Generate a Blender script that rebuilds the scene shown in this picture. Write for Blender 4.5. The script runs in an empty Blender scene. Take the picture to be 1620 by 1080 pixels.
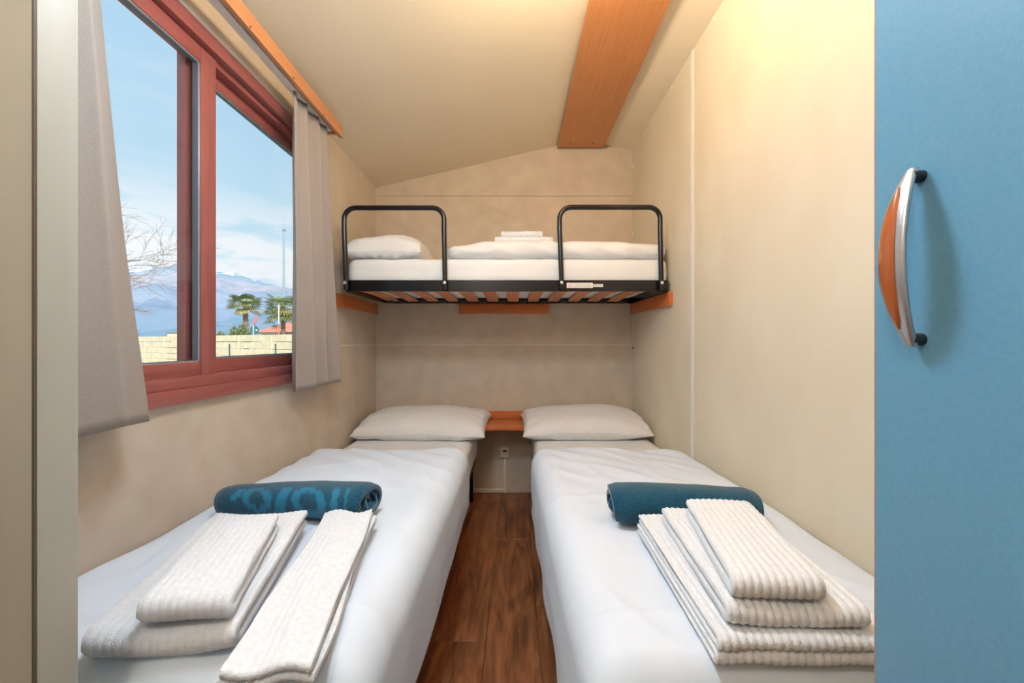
import bpy, bmesh, math, random
from mathutils import Vector, Matrix, noise

random.seed(7)
PI = math.pi
sc = bpy.context.scene
C = sc.collection

# ------------------------------------------------------------------ camera
F_PX, CAM_Z = 600.0, 1.09
cam = bpy.data.cameras.new('camera')
cam.sensor_fit = 'HORIZONTAL'
cam.sensor_width = 36.0
cam.lens = F_PX / 1620.0 * 36.0
cam.shift_x = -5.0 / 1620.0
cam.clip_start = 0.02
cam.clip_end = 12000
cam_o = bpy.data.objects.new('camera', cam)
cam_o.location = (0, 0, CAM_Z)
cam_o.rotation_euler = (PI / 2, 0, 0)
C.objects.link(cam_o)
sc.camera = cam_o

# ------------------------------------------------------------------ colour management
sc.view_settings.view_transform = 'Standard'
sc.view_settings.look = 'None'
sc.view_settings.gamma = 1.0
sc.view_settings.use_curve_mapping = False
sc.view_settings.exposure = 0.0

LAMP_POWER = 170.0      # emission strength of the warm bedroom globe
DAY_FILL_POWER = 72.0       # emission strength of the added cool globe that replaces window daylight
HALL_FILL_POWER = 60.0       # emission strength of the added hall fill globe
SKY = 1.1
SUN = 5.0


def nodes_of(tree):
    return tree.nodes, tree.links


# ------------------------------------------------------------------ world: blue sky with cumulus near the horizon
w = bpy.data.worlds.new('sky')
sc.world = w
w.use_nodes = True
n, l = nodes_of(w.node_tree)
n.clear()
out = n.new('ShaderNodeOutputWorld')
bg = n.new('ShaderNodeBackground')
bg.inputs['Strength'].default_value = SKY
l.new(bg.outputs[0], out.inputs[0])
tc = n.new('ShaderNodeTexCoord')
sep = n.new('ShaderNodeSeparateXYZ')
l.new(tc.outputs['Generated'], sep.inputs[0])
ramp = n.new('ShaderNodeValToRGB')
e = ramp.color_ramp.elements
e[0].position = 0.0
e[0].color = (0.66, 0.82, 0.93, 1)
e[1].position = 0.75
e[1].color = (0.33, 0.59, 0.84, 1)
m_ = ramp.color_ramp.elements.new(0.22)
m_.color = (0.56, 0.77, 0.90, 1)
l.new(sep.outputs['Z'], ramp.inputs[0])
mp = n.new('ShaderNodeMapping')
mp.inputs['Scale'].default_value = (2.2, 2.2, 7.5)
l.new(tc.outputs['Generated'], mp.inputs[0])
nz = n.new('ShaderNodeTexNoise')
nz.inputs['Scale'].default_value = 2.1
nz.inputs['Detail'].default_value = 7.0
nz.inputs['Roughness'].default_value = 0.55
l.new(mp.outputs[0], nz.inputs['Vector'])
cr = n.new('ShaderNodeValToRGB')
cr.color_ramp.elements[0].position = 0.45
cr.color_ramp.elements[1].position = 0.55
l.new(nz.outputs['Fac'], cr.inputs[0])
er = n.new('ShaderNodeValToRGB')
er.color_ramp.elements[0].position = 0.20
er.color_ramp.elements[0].color = (1, 1, 1, 1)
er.color_ramp.elements[1].position = 0.32
er.color_ramp.elements[1].color = (0.10, 0.10, 0.10, 1)
l.new(sep.outputs['Z'], er.inputs[0])
mul = n.new('ShaderNodeMath')
mul.operation = 'MULTIPLY'
l.new(cr.outputs[0], mul.inputs[0])
l.new(er.outputs[0], mul.inputs[1])
mx = n.new('ShaderNodeMix')
mx.data_type = 'RGBA'
l.new(mul.outputs[0], mx.inputs[0])
l.new(ramp.outputs[0], mx.inputs[6])
mx.inputs[7].default_value = (0.90, 0.93, 0.96, 1)
l.new(mx.outputs[2], bg.inputs[0])

# ------------------------------------------------------------------ sun (lights the garden; the roof keeps it out of the room)
sun = bpy.data.lights.new('sun', 'SUN')
sun.energy = SUN
sun.angle = math.radians(0.6)
sun.color = (1.0, 0.93, 0.80)
sun_o = bpy.data.objects.new('sun', sun)
sun_o.rotation_euler = Vector((-0.45, 0.75, -0.62)).to_track_quat('-Z', 'Y').to_euler()
sun_o.location = (10, -16, 14)
C.objects.link(sun_o)


# ================================================================== materials
def mat(name, col, rough=0.6, metal=0.0, spec=None, sheen=0.0, emit=None, emit_s=0.0, coat=0.0):
    m = bpy.data.materials.new(name)
    m.use_nodes = True
    b = m.node_tree.nodes['Principled BSDF']
    b.inputs['Base Color'].default_value = (*col, 1)
    b.inputs['Roughness'].default_value = rough
    b.inputs['Metallic'].default_value = metal
    if spec is not None:
        b.inputs['Specular IOR Level'].default_value = spec
    if sheen:
        b.inputs['Sheen Weight'].default_value = sheen
    if coat:
        b.inputs['Coat Weight'].default_value = coat
        b.inputs['Coat Roughness'].default_value = 0.15
    if emit:
        b.inputs['Emission Color'].default_value = (*emit, 1)
        b.inputs['Emission Strength'].default_value = emit_s
    return m


def noise_mat(name, c1, c2, scale=(1, 1, 1), nscale=8.0, detail=5.0, rough=0.6, bump=0.0, bscale=None,
              lo=0.35, hi=0.65, bdist=0.002, sheen=0.0, rand=0.0, coord='Object', spec=None, distortion=0.0):
    m = mat(name, c1, rough, sheen=sheen, spec=spec)
    n, l = nodes_of(m.node_tree)
    b = n['Principled BSDF']
    tc = n.new('ShaderNodeTexCoord')
    mp = n.new('ShaderNodeMapping')
    mp.inputs['Scale'].default_value = scale
    l.new(tc.outputs[coord], mp.inputs[0])
    vec = mp.outputs[0]
    if rand:
        oi = n.new('ShaderNodeObjectInfo')
        ml = n.new('ShaderNodeMath')
        ml.operation = 'MULTIPLY'
        ml.inputs[1].default_value = 37.0
        l.new(oi.outputs['Random'], ml.inputs[0])
        va = n.new('ShaderNodeVectorMath')
        va.operation = 'ADD'
        l.new(mp.outputs[0], va.inputs[0])
        l.new(ml.outputs[0], va.inputs[1])
        vec = va.outputs[0]
    nz = n.new('ShaderNodeTexNoise')
    nz.inputs['Scale'].default_value = nscale
    nz.inputs['Detail'].default_value = detail
    nz.inputs['Distortion'].default_value = distortion
    l.new(vec, nz.inputs['Vector'])
    r = n.new('ShaderNodeValToRGB')
    r.color_ramp.elements[0].position = lo
    r.color_ramp.elements[1].position = hi
    r.color_ramp.elements[0].color = (*c1, 1)
    r.color_ramp.elements[1].color = (*c2, 1)
    l.new(nz.outputs['Fac'], r.inputs[0])
    l.new(r.outputs[0], b.inputs['Base Color'])
    if bump:
        n2 = n.new('ShaderNodeTexNoise')
        n2.inputs['Scale'].default_value = bscale or nscale * 6
        n2.inputs['Detail'].default_value = 3
        l.new(vec, n2.inputs['Vector'])
        bp = n.new('ShaderNodeBump')
        bp.inputs['Strength'].default_value = bump
        bp.inputs['Distance'].default_value = bdist
        l.new(n2.outputs['Fac'], bp.inputs['Height'])
        l.new(bp.outputs[0], b.inputs['Normal'])
    return m


M = {}
M['wallpaper'] = noise_mat('beige_wallpaper', (0.57, 0.475, 0.375), (0.65, 0.555, 0.45), (1, 1, 1), 9, 8, 0.55, 0.06, 60, lo=0.3, hi=0.7, spec=0.25)
M['wall_right'] = noise_mat('cream_wall_panel', (0.76, 0.68, 0.53), (0.80, 0.73, 0.58), (1, 1, 0.6), 5, 6, 0.45, 0.03, 60, spec=0.3)
M['ceiling'] = noise_mat('cream_ceiling_panel', (0.84, 0.74, 0.58), (0.87, 0.77, 0.61), (1, 1, 1), 3, 4, 0.5, spec=0.25)
M['joint'] = mat('joint_gap', (0.42, 0.32, 0.22), 0.7)
M['joint_white'] = mat('white_cover_strip', (0.86, 0.86, 0.85), 0.4)
M['jamb'] = noise_mat('cream_door_frame', (0.46, 0.45, 0.39), (0.50, 0.49, 0.43), (4, 4, 0.5), 4, 4, 0.45)
M['jamb_wall'] = noise_mat('beige_partition', (0.56, 0.46, 0.33), (0.60, 0.50, 0.37), (2, 2, 0.5), 4, 4, 0.5)
M['gasket'] = mat('dark_seal', (0.10, 0.07, 0.05), 0.6)
M['beam'] = noise_mat('cherry_veneer', (0.60, 0.24, 0.085), (0.68, 0.30, 0.115), (30, 1.2, 30), 3.0, 6, 0.38, 0.03, 20, lo=0.3, hi=0.7)
M['beam_side'] = mat('wood_edge', (0.40, 0.22, 0.10), 0.6)
M['pelmet'] = noise_mat('alder_veneer', (0.53, 0.22, 0.09), (0.62, 0.28, 0.125), (20, 1.0, 30), 3.0, 6, 0.4, lo=0.3, hi=0.7)
M['redwood'] = noise_mat('red_cherry_wood', (0.50, 0.13, 0.035), (0.60, 0.18, 0.055), (3, 20, 20), 3.0, 6, 0.35, lo=0.3, hi=0.7)
M['slat'] = noise_mat('orange_slat_wood', (0.62, 0.24, 0.12), (0.72, 0.32, 0.17), (20, 2, 20), 3.0, 5, 0.5)
M['maroon'] = noise_mat('maroon_window_profile', (0.27, 0.078, 0.068), (0.36, 0.112, 0.098), (18, 1.2, 18), 3.0, 6, 0.32, lo=0.3, hi=0.7)
M['maroon_v'] = noise_mat('maroon_window_stile', (0.28, 0.082, 0.072), (0.36, 0.115, 0.102), (18, 18, 1.2), 3.0, 6, 0.32, lo=0.3, hi=0.7)
M['rubber'] = mat('window_gasket_grey', (0.10, 0.12, 0.15), 0.5)
M['alu'] = mat('brushed_spacer', (0.70, 0.72, 0.74), 0.3, 0.8)
M['track'] = mat('white_curtain_track', (0.88, 0.85, 0.80), 0.4)
M['black'] = mat('black_powder_coat', (0.006, 0.006, 0.007), 0.22, 0.0, spec=0.45)
M['plastic_black'] = mat('black_plastic', (0.014, 0.016, 0.018), 0.45)
M['zinc'] = mat('zinc_bolt', (0.80, 0.80, 0.78), 0.25, 0.9)
M['sticker'] = mat('white_sticker', (0.82, 0.80, 0.77), 0.4)
M['sticker_red'] = mat('sticker_red', (0.60, 0.08, 0.06), 0.4)
M['sticker_grey'] = mat('sticker_print', (0.35, 0.35, 0.35), 0.5)
M['socket'] = mat('ivory_socket', (0.84, 0.77, 0.66), 0.35)
M['socket_dark'] = mat('socket_hole', (0.05, 0.04, 0.035), 0.5)
M['satin'] = mat('satin_nickel', (0.55, 0.56, 0.58), 0.32, 0.85)
M['inlay'] = mat('orange_lacquer_inlay', (0.42, 0.10, 0.018), 0.22, coat=0.6)
M['lamp_base'] = mat('lamp_white_metal', (0.8, 0.8, 0.8), 0.4)
M['globe'] = mat('warm_globe', (0.9, 0.85, 0.75), 0.4, emit=(1.0, 0.80, 0.54), emit_s=LAMP_POWER)
M['globe_day_fill'] = mat('cool_fill_globe', (0.88, 0.9, 0.92), 0.4, emit=(0.70, 0.86, 1.0), emit_s=DAY_FILL_POWER)
M['globe_hall_fill'] = mat('hall_fill_globe', (0.9, 0.88, 0.82), 0.4, emit=(1.0, 0.95, 0.88), emit_s=HALL_FILL_POWER)
M['cotton'] = noise_mat('white_cotton', (0.70, 0.78, 0.885), (0.73, 0.81, 0.915), (1, 1, 1), 4, 3, 0.85, 0.15, 260, sheen=0.15, bdist=0.0006, spec=0.15)
M['sheet'] = noise_mat('white_sheet', (0.80, 0.80, 0.80), (0.84, 0.84, 0.84), (1, 1, 1), 4, 3, 0.85, 0.12, 200, sheen=0.1, bdist=0.0008, spec=0.15)
M['terry'] = noise_mat('white_terry', (0.76, 0.79, 0.83), (0.83, 0.86, 0.90), (1, 1, 1), 120, 3, 0.95, 0.7, 420, sheen=0.4, bdist=0.0018, spec=0.1)
M['curtain_grey'] = None


def floor_mat():
    m = mat('walnut_laminate', (0.14, 0.06, 0.03), 0.38, spec=0.4)
    n, l = nodes_of(m.node_tree)
    b = n['Principled BSDF']
    tc = n.new('ShaderNodeTexCoord')
    oi = n.new('ShaderNodeObjectInfo')
    ml = n.new('ShaderNodeMath')
    ml.operation = 'MULTIPLY'
    ml.inputs[1].default_value = 53.0
    l.new(oi.outputs['Random'], ml.inputs[0])
    va = n.new('ShaderNodeVectorMath')
    va.operation = 'ADD'
    l.new(tc.outputs['Object'], va.inputs[0])
    l.new(ml.outputs[0], va.inputs[1])
    mp = n.new('ShaderNodeMapping')
    mp.inputs['Scale'].default_value = (11, 1.5, 1)
    l.new(va.outputs[0], mp.inputs[0])
    n1 = n.new('ShaderNodeTexNoise')
    n1.inputs['Scale'].default_value = 1.6
    n1.inputs['Detail'].default_value = 9
    n1.inputs['Roughness'].default_value = 0.62
    n1.inputs['Distortion'].default_value = 1.6
    l.new(mp.outputs[0], n1.inputs['Vector'])
    r = n.new('ShaderNodeValToRGB')
    es = r.color_ramp.elements
    es[0].position = 0.30
    es[0].color = (0.075, 0.028, 0.012, 1)
    es[1].position = 0.72
    es[1].color = (0.380, 0.160, 0.070, 1)
    k = es.new(0.5)
    k.color = (0.215, 0.082, 0.034, 1)
    l.new(n1.outputs['Fac'], r.inputs[0])
    # dark knots
    mp2 = n.new('ShaderNodeMapping')
    mp2.inputs['Scale'].default_value = (9, 3.2, 1)
    l.new(va.outputs[0], mp2.inputs[0])
    vo = n.new('ShaderNodeTexVoronoi')
    vo.inputs['Scale'].default_value = 0.9
    l.new(mp2.outputs[0], vo.inputs['Vector'])
    kr = n.new('ShaderNodeValToRGB')
    kr.color_ramp.elements[0].position = 0.03
    kr.color_ramp.elements[0].color = (0.25, 0.22, 0.2, 1)
    kr.color_ramp.elements[1].position = 0.20
    kr.color_ramp.elements[1].color = (1, 1, 1, 1)
    l.new(vo.outputs['Distance'], kr.inputs[0])
    mx = n.new('ShaderNodeMix')
    mx.data_type = 'RGBA'
    mx.blend_type = 'MULTIPLY'
    mx.inputs[0].default_value = 0.85
    l.new(r.outputs[0], mx.inputs[6])
    l.new(kr.outputs[0], mx.inputs[7])
    l.new(mx.outputs[2], b.inputs['Base Color'])
    return m


M['floor'] = floor_mat()


def blue_mat():
    m = noise_mat('blue_laminate', (0.115, 0.305, 0.465), (0.128, 0.325, 0.485), (40, 40, 40), 6, 3, 0.42, 0.06, 200, bdist=0.0005, spec=0.5)
    return m


M['blue'] = blue_mat()
M['blue_body'] = mat('wardrobe_carcass', (0.50, 0.36, 0.22), 0.5)


def curtain_mat():
    m = bpy.data.materials.new('grey_beige_curtain')
    m.use_nodes = True
    n, l = nodes_of(m.node_tree)
    n.clear()
    o = n.new('ShaderNodeOutputMaterial')
    d = n.new('ShaderNodeBsdfDiffuse')
    t = n.new('ShaderNodeBsdfTranslucent')
    mx = n.new('ShaderNodeMixShader')
    mx.inputs[0].default_value = 0.35
    tc = n.new('ShaderNodeTexCoord')
    mp = n.new('ShaderNodeMapping')
    mp.inputs['Scale'].default_value = (1, 1, 1)
    l.new(tc.outputs['Object'], mp.inputs[0])
    ck = n.new('ShaderNodeTexNoise')
    ck.inputs['Scale'].default_value = 600
    ck.inputs['Detail'].default_value = 1
    l.new(mp.outputs[0], ck.inputs['Vector'])
    r = n.new('ShaderNodeValToRGB')
    r.color_ramp.elements[0].color = (0.48, 0.415, 0.37, 1)
    r.color_ramp.elements[1].color = (0.60, 0.53, 0.48, 1)
    r.color_ramp.elements[0].position = 0.3
    r.color_ramp.elements[1].position = 0.7
    l.new(ck.outputs['Fac'], r.inputs[0])
    l.new(r.outputs[0], d.inputs[0])
    l.new(r.outputs[0], t.inputs[0])
    bp = n.new('ShaderNodeBump')
    bp.inputs['Strength'].default_value = 0.4
    bp.inputs['Distance'].default_value = 0.001
    l.new(ck.outputs['Fac'], bp.inputs['Height'])
    l.new(bp.outputs[0], d.inputs['Normal'])
    l.new(d.outputs[0], mx.inputs[1])
    l.new(t.outputs[0], mx.inputs[2])
    l.new(mx.outputs[0], o.inputs[0])
    return m


M['curtain_grey'] = curtain_mat()


def glass_mat():
    m = bpy.data.materials.new('window_glass')
    m.use_nodes = True
    n, l = nodes_of(m.node_tree)
    n.clear()
    o = n.new('ShaderNodeOutputMaterial')
    t = n.new('ShaderNodeBsdfTransparent')
    t.inputs[0].default_value = (0.97, 0.985, 0.99, 1)
    g = n.new('ShaderNodeBsdfGlossy')
    g.inputs['Roughness'].default_value = 0.02
    lw = n.new('ShaderNodeLayerWeight')
    lw.inputs['Blend'].default_value = 0.5
    pw_ = n.new('ShaderNodeMath')
    pw_.operation = 'POWER'
    pw_.inputs[1].default_value = 4.0
    l.new(lw.outputs['Facing'], pw_.inputs[0])
    fr = n.new('ShaderNodeMath')
    fr.operation = 'MULTIPLY_ADD'
    fr.inputs[1].default_value = 0.5
    fr.inputs[2].default_value = 0.02
    l.new(pw_.outputs[0], fr.inputs[0])
    mx = n.new('ShaderNodeMixShader')
    l.new(fr.outputs[0], mx.inputs[0])
    l.new(t.outputs[0], mx.inputs[1])
    l.new(g.outputs[0], mx.inputs[2])
    l.new(mx.outputs[0], o.inputs[0])
    return m


M['glass'] = glass_mat()


def teal_mat():
    m = mat('teal_terry', (0.01, 0.10, 0.16), 0.95, sheen=0.35, spec=0.1)
    n, l = nodes_of(m.node_tree)
    b = n['Principled BSDF']
    at = n.new('ShaderNodeAttribute')
    at.attribute_name = 'print'
    tc = n.new('ShaderNodeTexCoord')
    nz = n.new('ShaderNodeTexNoise')
    nz.inputs['Scale'].default_value = 330
    nz.inputs['Detail'].default_value = 2
    l.new(tc.outputs['Object'], nz.inputs['Vector'])
    r = n.new('ShaderNodeValToRGB')
    r.color_ramp.elements[0].position = 0.35
    r.color_ramp.elements[1].position = 0.65
    r.color_ramp.elements[0].color = (0.004, 0.038, 0.075, 1)
    r.color_ramp.elements[1].color = (0.010, 0.092, 0.158, 1)
    l.new(nz.outputs['Fac'], r.inputs[0])
    mx = n.new('ShaderNodeMix')
    mx.data_type = 'RGBA'
    l.new(at.outputs['Fac'], mx.inputs[0])
    l.new(r.outputs[0], mx.inputs[6])
    mx.inputs[7].default_value = (0.010, 0.165, 0.285, 1)
    l.new(mx.outputs[2], b.inputs['Base Color'])
    bp = n.new('ShaderNodeBump')
    bp.inputs['Strength'].default_value = 0.8
    bp.inputs['Distance'].default_value = 0.002
    l.new(nz.outputs['Fac'], bp.inputs['Height'])
    l.new(bp.outputs[0], b.inputs['Normal'])
    return m


M['teal'] = teal_mat()
# garden
M['concrete'] = noise_mat('sand_concrete_panel', (0.74, 0.62, 0.42), (0.84, 0.73, 0.53), (1, 1, 1), 2.0, 6, 0.9, rand=1)
M['concrete_cap'] = mat('pale_concrete', (0.78, 0.67, 0.47), 0.9)
M['ground'] = noise_mat('pale_gravel_ground', (0.50, 0.46, 0.38), (0.60, 0.56, 0.46), (1, 1, 1), 1.5, 6, 0.95)
M['palm_leaf'] = noise_mat('palm_frond', (0.13, 0.19, 0.06), (0.38, 0.40, 0.13), (1, 1, 1), 2.5, 3, 0.6)
M['palm_dry'] = noise_mat('palm_dry_frond', (0.42, 0.34, 0.12), (0.50, 0.40, 0.17), (1, 1, 1), 2.5, 3, 0.7)
M['trunk'] = noise_mat('palm_trunk', (0.20, 0.13, 0.09), (0.34, 0.25, 0.18), (1, 1, 4), 4, 4, 0.9)
M['bark'] = noise_mat('grey_bark', (0.23, 0.18, 0.15), (0.34, 0.28, 0.24), (1, 1, 1), 5, 4, 0.9)
M['bush'] = noise_mat('bush_leaf', (0.11, 0.16, 0.05), (0.24, 0.27, 0.09), (1, 1, 1), 3, 3, 0.7)
M['roof_red'] = noise_mat('red_roof_tile', (0.72, 0.22, 0.15), (0.80, 0.30, 0.21), (1, 1, 1), 1.5, 4, 0.8)
M['plaster'] = mat('house_plaster', (0.65, 0.55, 0.42), 0.9)
M['eave'] = mat('eave_brown', (0.22, 0.17, 0.14), 0.8)
M['sign_back'] = mat('dark_sign_back', (0.07, 0.16, 0.17), 0.5)
M['sign_pole'] = mat('pale_blue_pole', (0.34, 0.60, 0.68), 0.4)
M['sign_red'] = mat('sign_red_face', (0.75, 0.20, 0.20), 0.5)
M['pole_white'] = mat('pole_white', (0.85, 0.83, 0.78), 0.5)
M['pole_grey'] = mat('galvanised_pole', (0.30, 0.42, 0.50), 0.5)
M['fence_green'] = mat('green_fence_post', (0.08, 0.13, 0.10), 0.5)


def mountain_mat():
    m = mat('hazed_alpine_slope', (0.3, 0.38, 0.5), 1.0, spec=0.0)  # distance haze is mixed into the blue-grey slope colours
    n, l = nodes_of(m.node_tree)
    b = n['Principled BSDF']
    geo = n.new('ShaderNodeNewGeometry')
    sp = n.new('ShaderNodeSeparateXYZ')
    l.new(geo.outputs['Position'], sp.inputs[0])
    mp = n.new('ShaderNodeMapping')
    mp.inputs['Scale'].default_value = (0.006, 0.006, 0.012)
    l.new(geo.outputs['Position'], mp.inputs[0])
    nz = n.new('ShaderNodeTexNoise')
    nz.inputs['Scale'].default_value = 1.0
    nz.inputs['Detail'].default_value = 8
    nz.inputs['Roughness'].default_value = 0.6
    l.new(mp.outputs[0], nz.inputs['Vector'])
    a = n.new('ShaderNodeMath')
    a.operation = 'MULTIPLY_ADD'
    a.inputs[1].default_value = 330.0
    l.new(nz.outputs['Fac'], a.inputs[0])
    l.new(sp.outputs['Z'], a.inputs[2])
    dv = n.new('ShaderNodeMath')
    dv.operation = 'DIVIDE'
    dv.inputs[1].default_value = 800.0
    l.new(a.outputs[0], dv.inputs[0])
    r = n.new('ShaderNodeValToRGB')
    es = r.color_ramp.elements
    es[0].position = 0.20
    es[0].color = (0.20, 0.31, 0.40, 1)
    es[1].position = 0.86
    es[1].color = (0.86, 0.88, 0.94, 1)
    for p, c in ((0.36, (0.24, 0.31, 0.43)), (0.47, (0.33, 0.39, 0.50)), (0.56, (0.26, 0.33, 0.44)), (0.63, (0.42, 0.40, 0.46)), (0.70, (0.28, 0.36, 0.47)), (0.78, (0.25, 0.34, 0.45)), (0.81, (0.80, 0.82, 0.88))):
        k = es.new(p)
        k.color = (*c, 1)
    l.new(dv.outputs[0], r.inputs[0])
    l.new(r.outputs[0], b.inputs['Base Color'])
    return m


M['mountain'] = mountain_mat()


# ================================================================== mesh helpers
class MB:
    """collects verts and faces, then links them as one mesh object"""

    def __init__(self):
        self.v = []
        self.f = []

    def add(self, vs, fs):
        o = len(self.v)
        self.v += [tuple(p) for p in vs]
        self.f += [tuple(i + o for i in q) for q in fs]
        return self

    def box(self, x0, x1, y0, y1, z0, z1):
        vs = [(x, y, z) for z in (z0, z1) for y in (y0, y1) for x in (x0, x1)]
        return self.add(vs, [(0, 2, 3, 1), (4, 5, 7, 6), (0, 1, 5, 4), (2, 6, 7, 3), (0, 4, 6, 2), (1, 3, 7, 5)])

    def grid(self, rows, close_u=False):
        nr, nc = len(rows), len(rows[0])
        vs = [p for r in rows for p in r]
        fs = []
        for i in range(nr - 1):
            for j in range(nc if close_u else nc - 1):
                k = (j + 1) % nc
                fs.append((i * nc + j, i * nc + k, (i + 1) * nc + k, (i + 1) * nc + j))
        return self.add(vs, fs)

    def tube(self, pts, r, seg=10, caps=True):
        pts = [Vector(p) for p in pts]
        rs = r if isinstance(r, (list, tuple)) else [r] * len(pts)
        rows = []
        up = None
        for i, p in enumerate(pts):
            t = (pts[min(i + 1, len(pts) - 1)] - pts[max(i - 1, 0)]).normalized()
            if up is None:
                up = t.cross(Vector((0.3, 0.9, 0.2))).normalized()
            s = t.cross(up)
            if s.length < 1e-6:
                s = t.orthogonal()
            s.normalize()
            up = s.cross(t).normalized()
            rows.append([p + (s * math.cos(a) + up * math.sin(a)) * rs[i] for a in (2 * PI * k / seg for k in range(seg))])
        o = len(self.v)
        self.grid(rows, True)
        if caps:
            self.f.append(tuple(o + k for k in range(seg)))
            e = o + (len(rows) - 1) * seg
            self.f.append(tuple(e + k for k in reversed(range(seg))))
        return self

    def cyl(self, p0, p1, r, seg=16):
        return self.tube([p0, p1], r, seg)

    def prism(self, poly, axis, a0, a1):
        """extrude a 2-D polygon along an axis ('x','y','z')"""
        def P(q, a):
            return {'x': (a, q[0], q[1]), 'y': (q[0], a, q[1]), 'z': (q[0], q[1], a)}[axis]
        k = len(poly)
        vs = [P(q, a0) for q in poly] + [P(q, a1) for q in poly]
        fs = [tuple(range(k)), tuple(reversed(range(k, 2 * k)))]
        fs += [(i, i + k, (i + 1) % k + k, (i + 1) % k) for i in range(k)]
        return self.add(vs, fs)

    def build(self, name, m, parent=None, smooth=False, bevel=0.0, auto=None, seg=2):
        me = bpy.data.meshes.new(name)
        me.from_pydata(self.v, [], self.f)
        bm = bmesh.new()
        bm.from_mesh(me)
        bmesh.ops.recalc_face_normals(bm, faces=bm.faces)
        if bevel:
            bmesh.ops.bevel(bm, geom=[e for e in bm.edges if e.calc_face_angle(0) > 0.5], offset=bevel, segments=seg, profile=0.6, affect='EDGES', clamp_overlap=True)
        bm.to_mesh(me)
        bm.free()
        if m is not None:
            me.materials.append(m)
        if smooth:
            me.polygons.foreach_set('use_smooth', [True] * len(me.polygons))
            if auto:
                try:
                    me.set_sharp_from_angle(angle=auto)
                except Exception:
                    pass
        o = bpy.data.objects.new(name, me)
        C.objects.link(o)
        if parent is not None:
            attach(o, parent)
        return o


def base_of(o):
    p = Vector((0, 0, 0))
    while o is not None:
        p += o.location
        o = o.parent
    return p


def attach(o, parent):
    o.parent = parent
    o.matrix_parent_inverse = Matrix.Translation(-base_of_chain(parent))


def base_of_chain(o):
    # children meshes keep world coordinates in their data, so only the root empty moves things
    r = o
    while r.parent is not None:
        r = r.parent
    return Vector(r.location) if o is r else Vector((0, 0, 0)) * 0


def tag(o, label, cat, group=None):
    o['label'] = label
    o['category'] = cat
    if group:
        o['group'] = group
    return o


def thing(name, label, cat, loc, group=None):
    o = bpy.data.objects.new(name, None)
    o.empty_display_size = 0.05
    o.location = loc
    C.objects.link(o)
    return tag(o, label, cat, group)


def struct(o):
    o['kind'] = 'structure'
    return o


def box(name, x0, x1, y0, y1, z0, z1, m, parent=None, bevel=0.0):
    return MB().box(x0, x1, y0, y1, z0, z1).build(name, m, parent, bevel=bevel, smooth=bool(bevel), auto=0.6)


def P(px, py, d):
    """point seen at a photo pixel at depth d (used to survey sizes and places)"""
    return Vector(((px - 815.0) / F_PX * d, d, CAM_Z + (540.0 - py) / F_PX * d))


# ================================================================== the room
XL, XR, YB = -1.005, 0.845, 2.74
YF = -1.1
RIDGE_X, ZL, ZRIDGE, ZR = 0.48, 2.20, 2.545, 2.474


def ceil_z(x):
    if x < RIDGE_X:
        return ZL + (x - XL) / (RIDGE_X - XL) * (ZRIDGE - ZL)
    return ZRIDGE + (x - RIDGE_X) / (XR - RIDGE_X) * (ZR - ZRIDGE)


# ceiling: two sloping slabs
sl = (ZRIDGE - ZL) / (RIDGE_X - XL)
sr = (ZR - ZRIDGE) / (XR - RIDGE_X)
prof = [(XL - 0.12, ZL - 0.12 * sl), (RIDGE_X, ZRIDGE), (XR + 0.12, ZR + 0.12 * sr), (XR + 0.12, ZR + 0.12 * sr + 0.08), (RIDGE_X, ZRIDGE + 0.08), (XL - 0.12, ZL - 0.12 * sl + 0.08)]
struct(MB().prism(prof, 'y', YF - 0.1, YB + 0.12).build('ceiling', M['ceiling']))

# floor: sub-floor with separate laminate planks
fl = struct(box('floor', XL - 0.1, XR + 0.1, YF - 0.1, YB + 0.1, -0.08, -0.012, M['gasket']))
PWID, PLEN = 0.192, 1.21
plank_me = None
k = 0
x = XL - 0.062
while x < XR:
    off = [0.36, 0.80, 0.10, 0.55, 0.95][k % 5] * PLEN
    y = YF - off
    while y < YB:
        y0, y1 = max(y, YF), min(y + PLEN, YB)
        x0, x1 = max(x, XL), min(x + PWID, XR)
        if y1 - y0 > 0.02 and x1 - x0 > 0.02:
            pl = MB().box(x0 + 0.0006, x1 - 0.0006, y0 + 0.0006, y1 - 0.0006, -0.0115, 0.0).build('plank', M['floor'], fl, bevel=0.0008, seg=1)
        y += PLEN
    x += PWID
    k += 1

# left wall with the window opening
WY0, WY1, WZ0, WZ1 = 0.62, 1.99, 0.93, 2.08
XO = XL - 0.085
b = MB()
b.box(XO, XL, YF - 0.1, WY0, -0.05, 2.23)
b.box(XO, XL, WY1, YB + 0.1, -0.05, 2.23)
b.box(XO, XL, WY0, WY1, -0.05, WZ0)
b.box(XO, XL, WY0, WY1, WZ1, 2.23)
wl = struct(b.build('wall_left', M['wallpaper']))
box('panel_joint', XL - 0.001, XL + 0.0012, WY1 + 0.05, YB - 0.001, 1.0655, 1.0685, M['joint_white'], wl)
# right wall with its white cover strip
wr = struct(box('wall_right', XR, XR + 0.085, YF - 0.1, YB + 0.1, -0.05, 2.50, M['wall_right']))
box('cover_strip', XR - 0.003, XR + 0.001, 1.798, 1.820, 0.0, 2.474, M['joint_white'], wr)
for yy in (1.60, 2.04, 2.50):
    box('staple', XR - 0.004, XR + 0.001, yy, yy + 0.008, ZR - 0.03, ZR - 0.012, M['joint_white'], wr)
for zz in (ZR - 0.14, ZR - 0.62):
    box('staple', XR - 0.004, XR + 0.001, YB - 0.02, YB - 0.012, zz, zz + 0.02, M['joint_white'], wr)
MB().cyl((XR - 0.006, YB - 0.03, 1.045), (XR + 0.001, YB - 0.03, 1.045), 0.008, 10).build('screw', M['gasket'], wr)
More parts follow.
